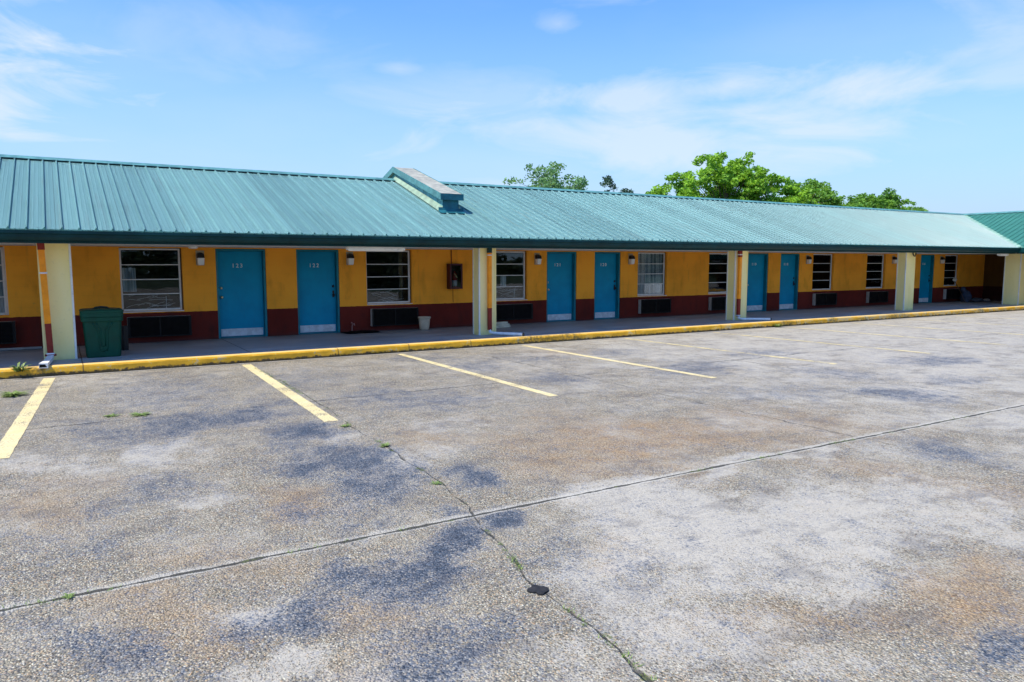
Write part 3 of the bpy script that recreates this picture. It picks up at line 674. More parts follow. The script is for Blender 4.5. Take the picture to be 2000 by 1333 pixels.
# columns with corner trim
CREAM = M('cream_column_paint'); _c = CREAM; P_ = _c.pos(); a_ = _c.noise(_c.scale(P_, (1,1,.25)), 3, 5); b_ = _c.noise(P_, 24, 4); qq = _c.xyz()
colr = _c.mix(_c.ramp(a_, .3, .7), (.90,.76,.30), (.95,.82,.38)); colr = _c.mix(_c.ramp(b_, .55, .8, 0, .3), colr, (.5,.46,.26))
colr = _c.mix(_c.ramp(_c.math('ADD', qq[2], _c.math('MULTIPLY', a_, .2)), .34, .22, 0, .4), colr, (.33,.36,.18)); _c.bump(b_, .12, .004)
CREAM = _c.fin(colr, .55)
COLS = [(-.30,.20,15.05,15.36), (8.26,8.72,15.05,15.36), (16.69,17.22,15.05,15.36), (25.18,25.74,15.05,15.38), (32.22,32.72,14.62,15.22)]
for a, b, y0, y1 in COLS:
    m = MB(); m.box(a+.012, b-.012, y0+.012, y1-.012, .151, 2.158); cobj = m.build('column', CREAM, bld)
    for cx, sx in ((a, 1), (b, -1)):
        for cy, sy in ((y0, 1), (y1, -1)):
            t = MB(); X = sorted((cx, cx+sx*.034)); Yv = sorted((cy, cy+sy*.034)); t.box(X[0], X[1], Yv[0], Yv[1], .151, 2.157, .003)
            t.build('corner_trim', WTRIM if (a < 1 and sx == -1) or (a > 1 and sx == 1) else CREAM, cobj)

# boxed vent duct lying on the roof, running over the ridge
DUCT = plain('painted_duct_metal', (.015,.12,.155), .5, .3, 4, .5)
RUSTY = M('rust_flecked_duct_side'); _c = RUSTY; P_ = _c.pos(); a_ = _c.noise(P_, 3, 5); b_ = _c.noise(_c.scale(P_, (1,1,.6)), 14, 6, .75)
cc = _c.mix(_c.ramp(a_, .3, .7), (.12,.36,.36), (.22,.48,.45)); cc = _c.mix(_c.ramp(b_, .52, .62, 0, .85), cc, (.05,.14,.13)); _c.bump(b_, .3, .006); RUSTY = _c.fin(cc, .6)
LIDM = plain('weathered_duct_lid', (.33,.33,.28), .6, .2, 5, .55)
def rz(y): return EZ + SL*(y-EY) if y <= RY else RZ - SL*(y-RY)
def duct_band(m, x0, x1, ylo, yhi, o0, o1, bend=True):
    ys = [ylo, RY, yhi]
    tp = lambda y: .10 if y == RY else 0
    secs = [[(x0, y, rz(y)+o0-(tp(y) if o0 > .2 else 0)), (x1, y, rz(y)+o0-(tp(y) if o0 > .2 else 0)), (x1, y, rz(y)+o1-tp(y)), (x0, y, rz(y)+o1-tp(y))] for y in ys]
    m.loft(secs)
dk = MB(); duct_band(dk, 7.90, 8.32, 16.17, 20.9, .026, .34); duct = dk.build('roof_duct', RUSTY, bld)
dk = MB(); dk.box(7.902, 8.318, 16.155, 16.169, rz(16.16)+.02, rz(16.16)+.34); dk.build('duct_front', DUCT, duct)
dk = MB(); duct_band(dk, 7.82, 8.40, 16.10, 21.0, .342, .455); 
lid = dk.build('duct_lid', LIDM, duct)
dk = MB(); duct_band(dk, 7.806, 7.819, 16.09, 21.0, .315, .467); duct_band(dk, 8.401, 8.414, 16.09, 21.0, .315, .467); dk.build('lid_edge', TEALTRIM, lid)
dk = MB(); dk.box(7.806, 8.414, 16.072, 16.089, rz(16.1)+.31, rz(16.1)+.46); dk.build('lid_front', DUCT, lid)
dk = MB()
dk.loft([[(7.80, y, rz(y)+.027), (7.898, y, rz(y)+.027), (7.898, y, rz(y)+.14), (7.892, y, rz(y)+.14)] for y in (16.15, RY)])
dk.loft([[(8.322, y, rz(y)+.027), (8.42, y, rz(y)+.027), (8.328, y, rz(y)+.17), (8.322, y, rz(y)+.17)] for y in (16.15, RY)])
dk.build('side_flashing', plain('yellowed_flashing', (.24,.34,.25), .5, .25, 5, .45), duct)
dk = MB(); dk.loft([[(x, 16.02, rz(16.02)+.028), (x, 16.154, rz(16.154)+.028), (x, 16.154, rz(16.154)+.12), (x, 16.14, rz(16.14)+.06)] for x in (7.78, 8.44)]); dk.build('front_flashing', DUCT, duct)

# ------------------------------------------------------------------ downspouts (parts of the building)
PRED = plain('brick_red_pipe_paint', (.22,.022,.014), .5, .15, 8, .3); PORA = plain('orange_pipe_paint', (.95,.30,.012), .45, .12, 8, .2); PWHT = plain('white_plastic_pipe', (.72,.74,.76), .4, .08, 8, .35)
def downspout(xt, yt, xb, yb, top, ztop, zred, strap, out, rect):
    """orange pipe with a red foot, strap and a white outlet"""
    zt = 2.205
    lerp = lambda z: (xt+(xb-xt)*(zt-z)/(zt-.26), yt+(yb-yt)*(zt-z)/(zt-.26), z)
    m = MB(); m.tube([lerp(ztop), lerp(zred+.001)], 0, rect=rect); d = m.build('downspout', PORA, bld)
    m = MB(); m.tube([lerp(zt), lerp(ztop+.001)], 0, rect=(rect[0]*1.12, rect[1]*1.12)); m.build('outlet_box', top, d)
    m = MB(); m.tube([lerp(zred), lerp(.27)], 0, rect=rect); m.build('pipe_foot', PRED, d)
    for zs in strap:
        p = lerp(zs); m = MB(); m.box(p[0]-rect[0]/2-.012, p[0]+rect[0]/2+.012, p[1]-rect[1]/2-.006, p[1]+rect[1]/2+.012, zs-.012, zs+.012, .002); m.build('strap', PWHT, d)
    if out[0] == 'elbow':
        p = lerp(.262); m = MB(); m.box(p[0]-.085, p[0]+.085, p[1]-.05, p[1]+.05, .245, .272, .004); m.build('flange', PRED, d)
        m = MB(); m.tube([(p[0],p[1],.25), (p[0]-.005,p[1]-.06,.225), (p[0]-.03,p[1]-.30,.205), (p[0]-.06,p[1]-.55,.195), (p[0]-.10,p[1]-.80,.175)], [1,1,1,1,1.35], rect=(.095,.06)); e = m.build('elbow', PWHT, d)
        m = MB(); m.box(p[0]-.155, p[0]-.045, p[1]-.806, p[1]-.801, .150, .197); m.build('outlet_mouth', plain('dark_pipe_mouth', (.01,.01,.01), .9), e)
    else:
        (x1, y1, z1) = out[1]; p = lerp(.275)
        m = MB(); m.tube([(p[0],p[1],.28), (p[0]+.01,p[1]-.02,.22), (p[0]+.07,p[1]-.06,.195), (p[0]+(x1-p[0])*.5, p[1]+(y1-p[1])*.5, .193), (x1,y1,z1)], .036, 12); e = m.build('drain_pipe', PWHT, d)
        dv = Vector((x1-p[0], y1-p[1], 0)).normalized()
        m = MB(); m.tube([Vector((x1,y1,z1))+dv*.001, Vector((x1,y1,z1))+dv*.03], .040, 12); m.build('pipe_collar', BLACKM, e)
    return d
downspout(-.235, 14.90, -.195, 14.90, PRED, 2.05, .80, (1.66, .285), ('elbow',), (.095,.08))
downspout(8.50, 14.98, 8.50, 14.98, DG, 2.05, .78, (2.00, ), ('pipe', (9.02, 14.36, .191)), (.085,.07))
downspout(16.80, 14.98, 16.80, 14.98, PRED, 1.98, .78, (2.05, .30), ('pipe', (17.55, 14.45, .191)), (.095,.07))
m = MB(); m.tube([(25.45,14.99,2.155),(25.45,14.975,2.10),(25.50,14.97,2.05),(25.58,14.98,2.04),(25.63,14.99,2.09),(25.64,14.99,2.15)], .022, 10); m.build('broken_gutter_outlet', BLACKM, bld)

# ------------------------------------------------------------------ adjoining wing at the right
wing = thing('motel_wing', 'adjoining motel wing turned toward the lot at the right edge, darker green ribbed roof', 'building', (34, 10, .15))
lo_w = lambda t: WX + (max(0, t-EY) if t <= RY else max(0, 2*RY-EY-t))
wr = roof_sheet(rib_profile(2.0, 29), lo_w, lambda t: WR, lambda t, s, h: (s, t, EZ + SL*(s-WX) + h))
wroof = wr.build('roof', RM2, wing)
wr = roof_sheet(rib_profile(2.0, 29), lambda t: WR, lambda t: 2*WR-WX, lambda t, s, h: (s, t, RZ - SL*(s-WR) + h)); wr.build('back_roof', RM2, wing)
rc = MB(); rc.prism([(WR-.17, RZ-c+.030), (WR, RZ+.033), (WR+.17, RZ-c+.030), (WR+.17, RZ-c+.036), (WR, RZ+.048), (WR-.17, RZ-c+.036)], 2, 29, 'y'); rc.build('ridge_cap', TEALTRIM, wroof)
m = MB(); m.box(31.36, 31.40, 2, 14.25, 2.20, 2.35); m.box(31.41, 31.43, 2, 14.43, 2.15, 2.36); m.build('gutter', DG, wing)
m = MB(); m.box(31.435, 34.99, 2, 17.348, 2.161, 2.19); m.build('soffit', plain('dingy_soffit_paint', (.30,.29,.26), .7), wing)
WM2 = wall_mat('shade_darkened_wing_stucco', (.11,.055,.015), (.04,.012,.010))  # wing colour darkened to stand for the deep shade under its eave
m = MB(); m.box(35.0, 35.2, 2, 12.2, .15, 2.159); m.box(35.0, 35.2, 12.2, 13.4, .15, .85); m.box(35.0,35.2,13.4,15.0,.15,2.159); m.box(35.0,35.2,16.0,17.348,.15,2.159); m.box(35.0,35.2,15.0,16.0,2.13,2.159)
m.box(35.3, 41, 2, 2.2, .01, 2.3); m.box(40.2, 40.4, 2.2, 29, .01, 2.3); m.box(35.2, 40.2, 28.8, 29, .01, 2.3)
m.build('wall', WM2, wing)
m = MB(); m.box(35.05, 35.08, 15.0, 16.0, .151, 2.129); m.build('door', plain('dark_teal_door_paint', (.01,.06,.08), .5), wing)
m = MB(); m.box(35.05, 35.09, 12.2, 13.4, .851, .90); m.box(35.05,35.09,12.2,13.4,2.11,2.158); [m.box(35.055,35.085,12.2,13.4,z,z+.02) for z in (1.2,1.52,1.83)]; wf = m.build('window_frame', ALU, wing)
m = MB(); m.box(35.065, 35.07, 12.2, 13.4, .9, 2.11); m.build('pane', GLASS, wf)
m = MB(); m.prism([(WX+.1, EZ-.03), (WR, RZ-.05), (2*WR-WX-.1, EZ-.03)], 2.02, 2.15, 'y'); m.prism([(WX+.1, EZ-.03), (WR, RZ-.05), (2*WR-WX-.1, EZ-.03)], 28.85, 28.95, 'y'); m.build('gable', WHITE, wing)

# ------------------------------------------------------------------ things on and by the wall
BROWN = plain('dark_brown_grille', (.010,.008,.008), .6, .2, 8, .2); SLEEVE = plain('dusty_metal_sleeve', (.42,.42,.40), .55, .15, 8, .5); SLB = plain('dark_sleeve_top', (.09,.07,.06), .5, .2, 8, .5)
def air_conditioner(x0, w_, label):
    t = thing('air_conditioner', label, 'air conditioner', (x0+w_/2, WY, .28), 'through-wall air conditioners under the windows')
    z0, z1, y0 = .275, .70, WY-.13
    m = MB(); m.box(x0, x0+.018, y0, WY-.001, z0, z1, .002); m.box(x0+w_-.018, x0+w_, y0, WY-.001, z0, z1, .002)
    m.box(x0+.019, x0+w_-.019, y0, WY-.001, z1-.016, z1, .002); m.box(x0+.019, x0+w_-.019, y0, WY-.001, z0, z0+.016, .002)
    s = m.build('sleeve', SLEEVE, t)
    m = MB(); m.box(x0+.02, x0+w_-.02, y0+.04, y0+.06, z0+.017, z1-.017)
    n = 16
    for k_ in range(n):
        z = z0+.03 + (z1-z0-.06)*k_/(n-1)
        m.prism([(y0+.006, z-.004), (y0+.036, z+.008), (y0+.036, z+.012), (y0+.006, z)], x0+.03, x0+w_-.03, 'x')
    for xx in (x0+.021, x0+w_*.5-.012, x0+w_-.045): m.box(xx, xx+.024, y0+.002, y0+.038, z0+.018, z1-.018)
    m.box(x0-.003, x0+.022, y0-.010, y0-.001, z0-.002, z1+.001, .002); m.box(x0+w_-.022, x0+w_+.003, y0-.010, y0-.001, z0-.002, z1+.001, .002); m.box(x0+.0225, x0+w_-.0225, y0-.010, y0-.001, z1-.022, z1+.001, .002); m.box(x0+.0225, x0+w_-.0225, y0-.010, y0-.001, z0-.002, z0+.02, .002)
    m.build('grille', BROWN, t)
    return t
ACS = [(-2.0, 'air conditioner grille cut by the left edge, left of the first column'), (1.16, 'wide dark air conditioner grille beside the green bin, under the window left of door 123'),
       (6.48, 'dark air conditioner grille beside the beige wastebasket'), (9.92, 'air conditioner grille behind the pale planks, just right of the second column'),
       (15.06, 'air conditioner grille under the curtained window right of door 120'), (18.05, 'air conditioner grille half hidden behind the left side of the middle column'),
       (23.3, 'air conditioner grille under the window right of door 118'), (26.5, 'air conditioner grille left of the fourth column, under the curtained window'), (31.85, 'farthest air conditioner grille, beside the dim heap of bags')]
first = None
for x0, lb in ACS:
    if first is None: first = air_conditioner(x0, 1.22 if x0 < 9 else 1.17, lb); fx = x0; ffw = 1.22/2
    else: dup(first, (x0+ffw, WY, .28), lb)
LG = M('frosted_lamp_glass'); LG = LG.fin((.80,.80,.76), .35, Specular_IOR_Level=.5)
def lamp(x, label):
    t = thing('wall_lamp', label, 'wall lamp', (x, WY, 1.78), 'lantern lamps on the motel wall')
    m = MB(); m.box(x-.085, x+.085, WY-.012, WY-.001, 1.77, 2.09, .004); m.build('back_plate', plain('aged_white_plate', (.42,.36,.24), .5) if 'aged_white_plate' not in bpy.data.materials else bpy.data.materials['aged_white_plate'], t)
    m = MB(); m.loft([[(x-.075,WY-.016,1.93),(x+.075,WY-.016,1.93),(x+.075,WY-.135,1.93),(x-.075,WY-.135,1.93)], [(x-.07,WY-.016,2.02),(x+.07,WY-.016,2.02),(x+.06,WY-.11,2.02),(x-.06,WY-.11,2.02)], [(x-.03,WY-.016,2.045),(x+.03,WY-.016,2.045),(x+.02,WY-.07,2.045),(x-.02,WY-.07,2.045)]]); m.build('hood', BLACKM, t)
    m = MB(); m.loft([[(x-.068,WY-.02,1.929),(x+.068,WY-.02,1.929),(x+.068,WY-.128,1.929),(x-.068,WY-.128,1.929)], [(x-.062,WY-.02,1.79),(x+.062,WY-.02,1.79),(x+.058,WY-.115,1.79),(x-.058,WY-.115,1.79)], [(x-.045,WY-.03,1.775),(x+.045,WY-.03,1.775),(x+.042,WY-.10,1.775),(x-.042,WY-.10,1.775)]]); m.build('lamp_glass', LG, t)
    return t
LP = [(2.635,'wall lamp between the first window and door 123'), (5.985,'wall lamp between door 122 and the window to its right'), (11.36,'wall lamp just left of door 121'), (14.72,'wall lamp just right of door 120'),
      (22.93,'wall lamp just right of door 118'), (28.14,'wall lamp just left of the fourth column'), (31.53,'farthest wall lamp, beyond the fourth column')]
l0 = None
for x, lb in LP:
    if l0 is None: l0 = lamp(x, lb)
    else: dup(l0, (x, WY, 1.78), lb)
# extinguisher cabinet and the extinguisher in it
MAROON = plain('maroon_cabinet_paint', (.07,.012,.015), .45, .2, 8, .3)
t = thing('extinguisher_cabinet', 'dark maroon fire extinguisher cabinet on the ochre wall left of the second column', 'cabinet', (8.74, WY, 1.17))
a, b, z0, z1, y0 = 8.57, 8.93, 1.15, 1.80, WY-.19
m = MB(); m.box(a,a+.02,y0,WY-.001,z0,z1,.003); m.box(b-.02,b,y0,WY-.001,z0,z1,.003); m.box(a+.021,b-.021,y0,WY-.001,z1-.02,z1,.003); m.box(a+.021,b-.021,y0,WY-.001,z0,z0+.02,.003); m.box(a+.021,b-.021,WY-.02,WY-.002,z0+.021,z1-.021)
m.build('cabinet_case', MAROON, t)
m = MB(); m.box(a,a+.045,y0-.014,y0-.001,z0,z1,.003); m.box(b-.045,b,y0-.014,y0-.001,z0,z1,.003); m.box(a+.046,b-.046,y0-.014,y0-.001,z1-.045,z1,.003); m.box(a+.046,b-.046,y0-.014,y0-.001,z0,z0+.045,.003)
dr = m.build('cabinet_door', MAROON, t)
m = MB(); m.box(a+.046,b-.046,y0-.009,y0-.006,z0+.046,z1-.046); m.build('pane', GLASS, dr)
m = MB(); m.tube([(8.70,WY-.02,1.801),(8.70,WY-.02,2.158)], .012); m.tube([(8.74,WY-.012,1.149),(8.745,WY-.012,.80)], .005); m.build('conduit', plain('rusty_conduit', (.22,.06,.02), .7), t)
t = thing('fire_extinguisher', 'red fire extinguisher with white label inside the maroon wall cabinet', 'fire extinguisher', (8.75, WY-.10, 1.172))
m = MB(); m.lathe((8.75,WY-.10,1.172), [(.045,0),(.06,.01),(.062,.30),(.05,.36),(.022,.39),(.02,.43)], 20); m.build('cylinder', plain('extinguisher_red', (.45,.02,.02), .3), t)
m = MB(); m.lathe((8.75,WY-.10,1.172), [(.0635,.05),(.0635,.20)], 20); m.build('label_band', plain('white_label', (.75,.72,.74), .6, .05), t)
m = MB(); m.box(8.735,8.765,WY-.12,WY-.08,1.602,1.635,.003); m.box(8.69,8.77,WY-.108,WY-.092,1.636,1.648,.002); m.box(8.68,8.765,WY-.106,WY-.094,1.655,1.667,.002); m.build('handle', BLACKM, t)
m = MB(); m.tube([(8.765,WY-.11,1.615),(8.80,WY-.13,1.58),(8.815,WY-.14,1.48),(8.80,WY-.15,1.40)], .009, 8); m.build('hose', BLACKM, t)
m = MB(); m.loft([[(8.70,WY-.175,1.545),(8.715,WY-.175,1.55),(8.715,WY-.172,1.55),(8.70,WY-.172,1.545)],[(8.765,WY-.178,1.43),(8.80,WY-.178,1.445),(8.80,WY-.175,1.445),(8.765,WY-.175,1.43)]]); m.build('inspection_tag', plain('yellow_tag', (.75,.68,.35), .6, .05), t)
# strip lights under the eave
def strip(x0, x1, y, label):
    t = thing('strip_light', label, 'strip light', ((x0+x1)/2, y, 2.16), 'strip lights under the eave')
    m = MB(); m.prism([(y-.06,2.159),(y-.075,2.12),(y-.06,2.085),(y+.06,2.085),(y+.075,2.12),(y+.06,2.159)], x0, x1, 'x'); m.build('housing', WHITE, t)
    m = MB(); m.prism([(y-.045,2.084),(y-.03,2.066),(y+.03,2.066),(y+.045,2.084)], x0+.03, x1-.03, 'x'); m.build('diffuser', LG, t)
strip(5.03, 6.27, 14.72, 'long white strip light under the eave above the window right of door 122')
strip(30.7, 31.29, 14.72, 'white strip light under the far end of the eave, left of the corner column')
t = MB(); t.lathe((2.35,16.3,2.159), [(.10,0),(.10,-.02),(.07,-.045),(.02,-.05)], 18); tag(t.build('ceiling_fitting', LG), 'small round white fitting under the soffit above the left window', 'light fitting')

# ------------------------------------------------------------------ green bin
GREEN = plain('green_bin_plastic', (.001,.062,.034), .5, .15, 5, .25, bump=.03)
t = thing('trash_bin', 'large dark green plastic trash bin with molded lid, right of the first column', 'trash bin', (.62, 15.30, .15))
def rrect(cx, cy, hx, hy, r, z, n=5):
    pts = []
    for qx, qy, a0 in ((1,1,0), (-1,1,90), (-1,-1,180), (1,-1,270)):
        for k_ in range(n+1):
            an = R(a0 + 90*k_/n); pts.append((cx+qx*(hx-r)+r*math.cos(an), cy+qy*(hy-r)+r*math.sin(an), z))
    return pts
bx, by = .615, 15.28
m = MB(); m.loft([rrect(bx,by,.265,.235,.07,.152), rrect(bx,by,.272,.242,.07,.17), rrect(bx,by,.305,.272,.07,.80)]); body = m.build('body', GREEN, t)
def panel_tube(pts, rad): 
    mm = MB(); mm.tube(pts, rad, 8); return mm
yf = lambda z: by - (.235 + (.272-.235)*(z-.152)/(.80-.152)) - .002
# molded Y-shaped channel and its outline on the front
m = MB()
for sx in (-1, 1):
    pts = [(bx+sx*.15, .775), (bx+sx*.14, .73), (bx+sx*.085, .665), (bx+sx*.07, .60), (bx+sx*.062, .32), (bx+sx*.045, .275), (bx, .262)]
    m.tube([(x, yf(z), z) for x, z in pts], .013, 8)
    pts = [(bx+sx*.10, .775), (bx+sx*.075, .72), (bx+sx*.035, .66), (bx+sx*.03, .60), (bx+sx*.028, .36), (bx, .345)]
    m.tube([(x, yf(z), z) for x, z in pts], .010, 8)
m.build('molded_channel', GREEN, body)
m = MB(); m.loft([rrect(bx,by,.322,.290,.07,.795), rrect(bx,by,.330,.298,.07,.80), rrect(bx,by,.332,.300,.07,.865)]); m.loft([rrect(bx,by,.325,.292,.07,.866), rrect(bx,by,.338,.306,.07,.875), rrect(bx,by,.338,.306,.07,.945)]); rim = m.build('rim', GREEN, t)
m = MB(); m.loft([rrect(bx,by,.338,.306,.07,.946), rrect(bx,by,.342,.310,.07,.955), rrect(bx,by,.342,.310,.07,.985), rrect(bx,by,.32,.285,.08,1.003), rrect(bx,by,.20,.18,.08,1.016)]); lid_ = m.build('lid', GREEN, t)
m = MB(); m.tube([(bx-.13,by-.05,1.005),(bx-.09,by-.05,1.032),(bx,by-.05,1.042),(bx+.09,by-.05,1.032),(bx+.13,by-.05,1.005)], .017, 10); m.build('lid_handle', plain('dark_lid_handle', (.01,.03,.025), .4), lid_)
# beige wastebasket
BEI = plain('beige_basket_plastic', (.62,.50,.36), .45, .1, 9, .3)
t = thing('wastebasket', 'small beige wastebasket standing against the brick-red wall, right of an air conditioner grille', 'wastebasket', (7.78, 17.05, .15))
m = MB(); cx_b, cy_b = 7.80, 17.08
m.lathe((cx_b,cy_b,.152), [(.11,0),(.115,.004),(.150,.29),(.143,.29),(.108,.012),(.02,.011)], 28); m.build('basket', BEI, t)
m = MB(); m.lathe((cx_b,cy_b,.152), [(.152,.275),(.164,.282),(.166,.318),(.158,.322),(.146,.318),(.146,.29)], 28); m.build('rim', BEI, t)
# planks, mat, standpipe, pvc pipe
PLK = plain('pale_plank', (.62,.56,.42), .7, .2, 9, .4)
for i, (x, y, z, a, lb) in enumerate([(9.77,16.55,.152,8,'lowest of the three pale planks on the walkway right of the second column'), (9.74,16.57,.201,-4,'middle of the three pale planks on the walkway right of the second column'), (9.70,16.56,.250,12,'topmost of the three pale planks on the walkway right of the second column')]):
    m = MB(); m.box(-.25+.02*i, .22, -.07, .07, 0, .046, .005); o = m.build('plank', PLK); o.location = (x,y,z); o.rotation_euler = (0,0,R(a)); tag(o, lb, 'plank', 'planks on the walkway')
m = MB(); N = 14; M_ = 8; vs = []
for i in range(N+1):
    row = []
    for j in range(M_+1):
        u, v = i/N-.5, j/M_-.5; sc_ = 1-.18*mnoise.noise(Vector((i*.6,j*.6,3)))
        h = .012 + max(0, .05*mnoise.noise(Vector((i*.45, j*.5, 7)))) + (.05*math.exp(-((u-.1)**2+v*v)*14))
        row.append(m.bm.verts.new((6.12+u*.86*sc_, 17.03+v*.40*sc_, .152+h)))
    vs.append(row)
for i in range(N):
    for j in range(M_): f_ = m.bm.faces.new((vs[i][j],vs[i+1][j],vs[i+1][j+1],vs[i][j+1])); f_.smooth = True
bmesh.ops.solidify(m.bm, geom=m.bm.faces[:], thickness=.012)
tag(m.build('crumpled_mat', plain('black_rubber_mat', (.012,.012,.013), .6)), 'crumpled black mat on the walkway against the wall right of door 122', 'mat')
m = MB(); m.tube([(5.98,17.28,.152),(5.98,17.27,.30),(5.99,17.24,.36),(6.0,17.18,.365),(6.005,17.15,.33)], .013, 8); m.lathe((5.98,17.28,.37), [(.028,0),(.030,.008),(.008,.012),(.006,.03)], 10)
tag(m.build('water_spigot', plain('pinkish_pipe', (.45,.24,.22), .5)), 'short pale water spigot pipe against the brick-red wall right of door 122', 'spigot')
m = MB(); m.tube([(-3.4,17.14,.178),(-1.8,17.12,.178),(-.36,17.10,.178)], .026, 10); tag(m.build('pipe', plain('grey_conduit_plastic', (.33,.35,.36), .5)), 'grey plastic pipe lying along the wall base left of the first column', 'pipe')
m = MB(); m.tube([(.985,16.0,.152),(1.005,16.05,.60)], .012, 8); m.box(.93,1.08,16.06,16.10,.152,.62,.01)
tag(m.build('dark_board', BLACKM), 'narrow dark board standing behind the green bin, right side showing', 'board')

# ------------------------------------------------------------------ dim heap at the far end
def lump(name, parent, c, r, mat, seed, sq=(1,1,1)):
    bm = bmesh.new(); bmesh.ops.create_icosphere(bm, subdivisions=4, radius=1)
    for v in bm.verts:
        d = 1 + .22*mnoise.noise(v.co*1.6 + Vector((seed,0,0))) + .09*mnoise.noise(v.co*5 + Vector((seed,3,0)))
        v.co = Vector((v.co.x*r[0]*d, v.co.y*r[1]*d, v.co.z*r[2]*d))
        v.co.z = max(v.co.z, -r[2]*.82); v.co += Vector(c)
    for f_ in bm.faces: f_.smooth = True
    me = bpy.data.meshes.new(name); bm.to_mesh(me); bm.free(); return link(name, me, mat, parent)
BLU = plain('blue_grey_cloth', (.045,.06,.10), .9, .25, 9, .3, bump=.3)
t = thing('cloth_bag', 'slumped blue-grey bag leaning on the wall below the farthest window, dim under the eave', 'bag', (33.1, 16.9, .15), 'bags heaped at the far end')
lump('bag_body', t, (32.95,16.98,.36), (.24,.20,.26), BLU, 1); lump('bag_top', t, (32.82,17.05,.66), (.12,.10,.14), BLU, 5)
t = thing('cloth_bag', 'flattened grey bag lying in front of the slumped blue-grey bag at the far end', 'bag', (33.4, 16.6, .15), 'bags heaped at the far end')
lump('bag_body', t, (33.3,16.7,.23), (.34,.2,.10), plain('grey_cloth', (.07,.075,.09), .9, .25, 9, .3, bump=.3), 9)
m = lump('cushion', None, (33.85,16.6,.21), (.2,.14,.07), plain('pale_cushion_cloth', (.25,.22,.21), .9), 12); tag(m, 'small pale cushion on the walkway, right end of the dim heap', 'cushion')
t = thing('mop', 'mop with a white head leaning upside down behind the slumped bag at the far end', 'mop', (32.55, 17.15, .15))
m = MB(); m.tube([(32.75,16.9,.152),(32.42,17.22,1.05)], .012, 8); m.build('mop_handle', plain('dark_stick', (.15,.08,.04), .6), t)
lump('mop_head', t, (32.40,17.2,1.08), (.10,.07,.08), plain('mop_cotton', (.6,.58,.52), .9), 20)

# ------------------------------------------------------------------ ground details: tar patch, weeds
m = MB(); cpt = []
for k_ in range(22):
    an = 2*math.pi*k_/22; r_ = .050*(1+.08*math.cos(2*an+.6)+.16*math.cos(4*an+1)+.30*mnoise.noise(Vector((math.cos(an)*2,math.sin(an)*2,4))))
    cpt.append((2.215+r_*math.cos(an)*1.0, 3.36+r_*math.sin(an)*1.25))
m.prism(cpt, .003, .011, 'z'); tag(m.build('tar_patch', plain('black_tar', (.022,.022,.024), .75, .3, 30, .3, bump=.4)), 'small black tar patch beside the weedy crack in the foreground', 'patch')
WEED = M('weed_leaf'); WEED = WEED.fin(WEED.mix(WEED.noise(WEED.pos(), 30, 2), (.08,.14,.025), (.22,.30,.07)), .6)
def weed(x, y, z, s, n, label, upright=.5, base='weed'):
    r_ = random.Random(int(x*1000+y*77)); m = MB()
    for i in range(n):
        an = r_.uniform(0, 6.28); L = s*r_.uniform(.5,1.1); up = r_.uniform(.15, 1)*upright
        d = Vector((math.cos(an), math.sin(an), 0)); sd = Vector((-d.y, d.x, 0)); w2 = L*r_.uniform(.05,.13)
        o = Vector((x + r_.uniform(-.25,.25)*s, y + r_.uniform(-.25,.25)*s, z))
        p1 = o + d*L*.5 + Vector((0,0,L*up*.8)); p2 = o + d*L + Vector((0,0,L*up*.9))
        a_, b_, c_, d_, e_ = [m.bm.verts.new(q) for q in (o, p1-sd*w2, p1+sd*w2, p2, o)]
        m.bm.faces.new((a_, b_, c_)); m.bm.faces.new((b_, d_, c_))
    o = m.build(base, WEED, recalc=False); return tag(o, label, 'weed', 'weeds in the paving')
weed(-.64,12.25,.002,.20,90,'spreading weed tuft in the paving near the left edge',.35)
weed(.45,10.02,.002,.11,50,'flat weed tuft mid-bay, right of the leftmost painted line',.2)
weed(.74,9.90,.002,.13,60,'second flat weed tuft mid-bay, just right of its smaller neighbour',.25)
weed(-.62,14.10,.10,.17,60,'leafy weed growing on the kerb left of the white elbow pipe',1.0)
weed(2.71,6.92,.002,.07,60,'weed tuft in the long crack between the bays and the joint crossing',.5)
weed(2.66,8.0,.002,.07,45,'small weed in the crack just below the end of the second painted line',.4)
weed(2.60,5.5,.002,.055,50,'weed tuft in the crack shortly above the joint crossing',.3)
weed(17.35,14.04,.002,.18,60,'weed at the kerb foot left of the middle column drain pipe',.7)
weed(-.05,4.64,.002,.045,45,'weed in the long joint at the left edge of the foreground',.4)
# low moss and grass filling the open cracks
m = MB(); r_ = random.Random(5)
cks = []
for i in range(130):
    y = r_.uniform(2.3, 7.2) if r_.random() < .75 else r_.uniform(8, 13.5); x = float(np.interp(y, [a for a, b in crack_y], [b for a, b in crack_y])); 
    if fbm(np.array([y*2.0]), np.array([1.0]), 5)[0] < .46: continue
    cks.append((x + r_.uniform(-.012,.012), y))
for i in range(90):
    x = r_.uniform(-.5, 6) if r_.random() < .7 else r_.uniform(6, 10.5)
    if fbm(np.array([x*1.6]), np.array([4.0]), 9)[0] < .5: continue
    cks.append((x, 4.65 + r_.uniform(-.012,.012)))
for i in range(70): y = r_.uniform(10.3, 13.4); cks.append((2.80 + r_.uniform(.0,.05), y))
for x, y in cks:
    for k_ in range(r_.randint(5, 12)):
        an = r_.uniform(0, 6.28); L = r_.uniform(.008,.026); d = Vector((math.cos(an), math.sin(an)*1.0, r_.uniform(.2,.9)))
        o = Vector((x + r_.uniform(-.02,.02), y + r_.uniform(-.03,.03), .001)); sd = Vector((-d.y, d.x, 0))*.12
        p2 = o + d*L; m.bm.faces.new([m.bm.verts.new(q) for q in (o - sd*L, o + sd*L, p2)])
m.build('crack_grass', WEED, recalc=False, kind='stuff')

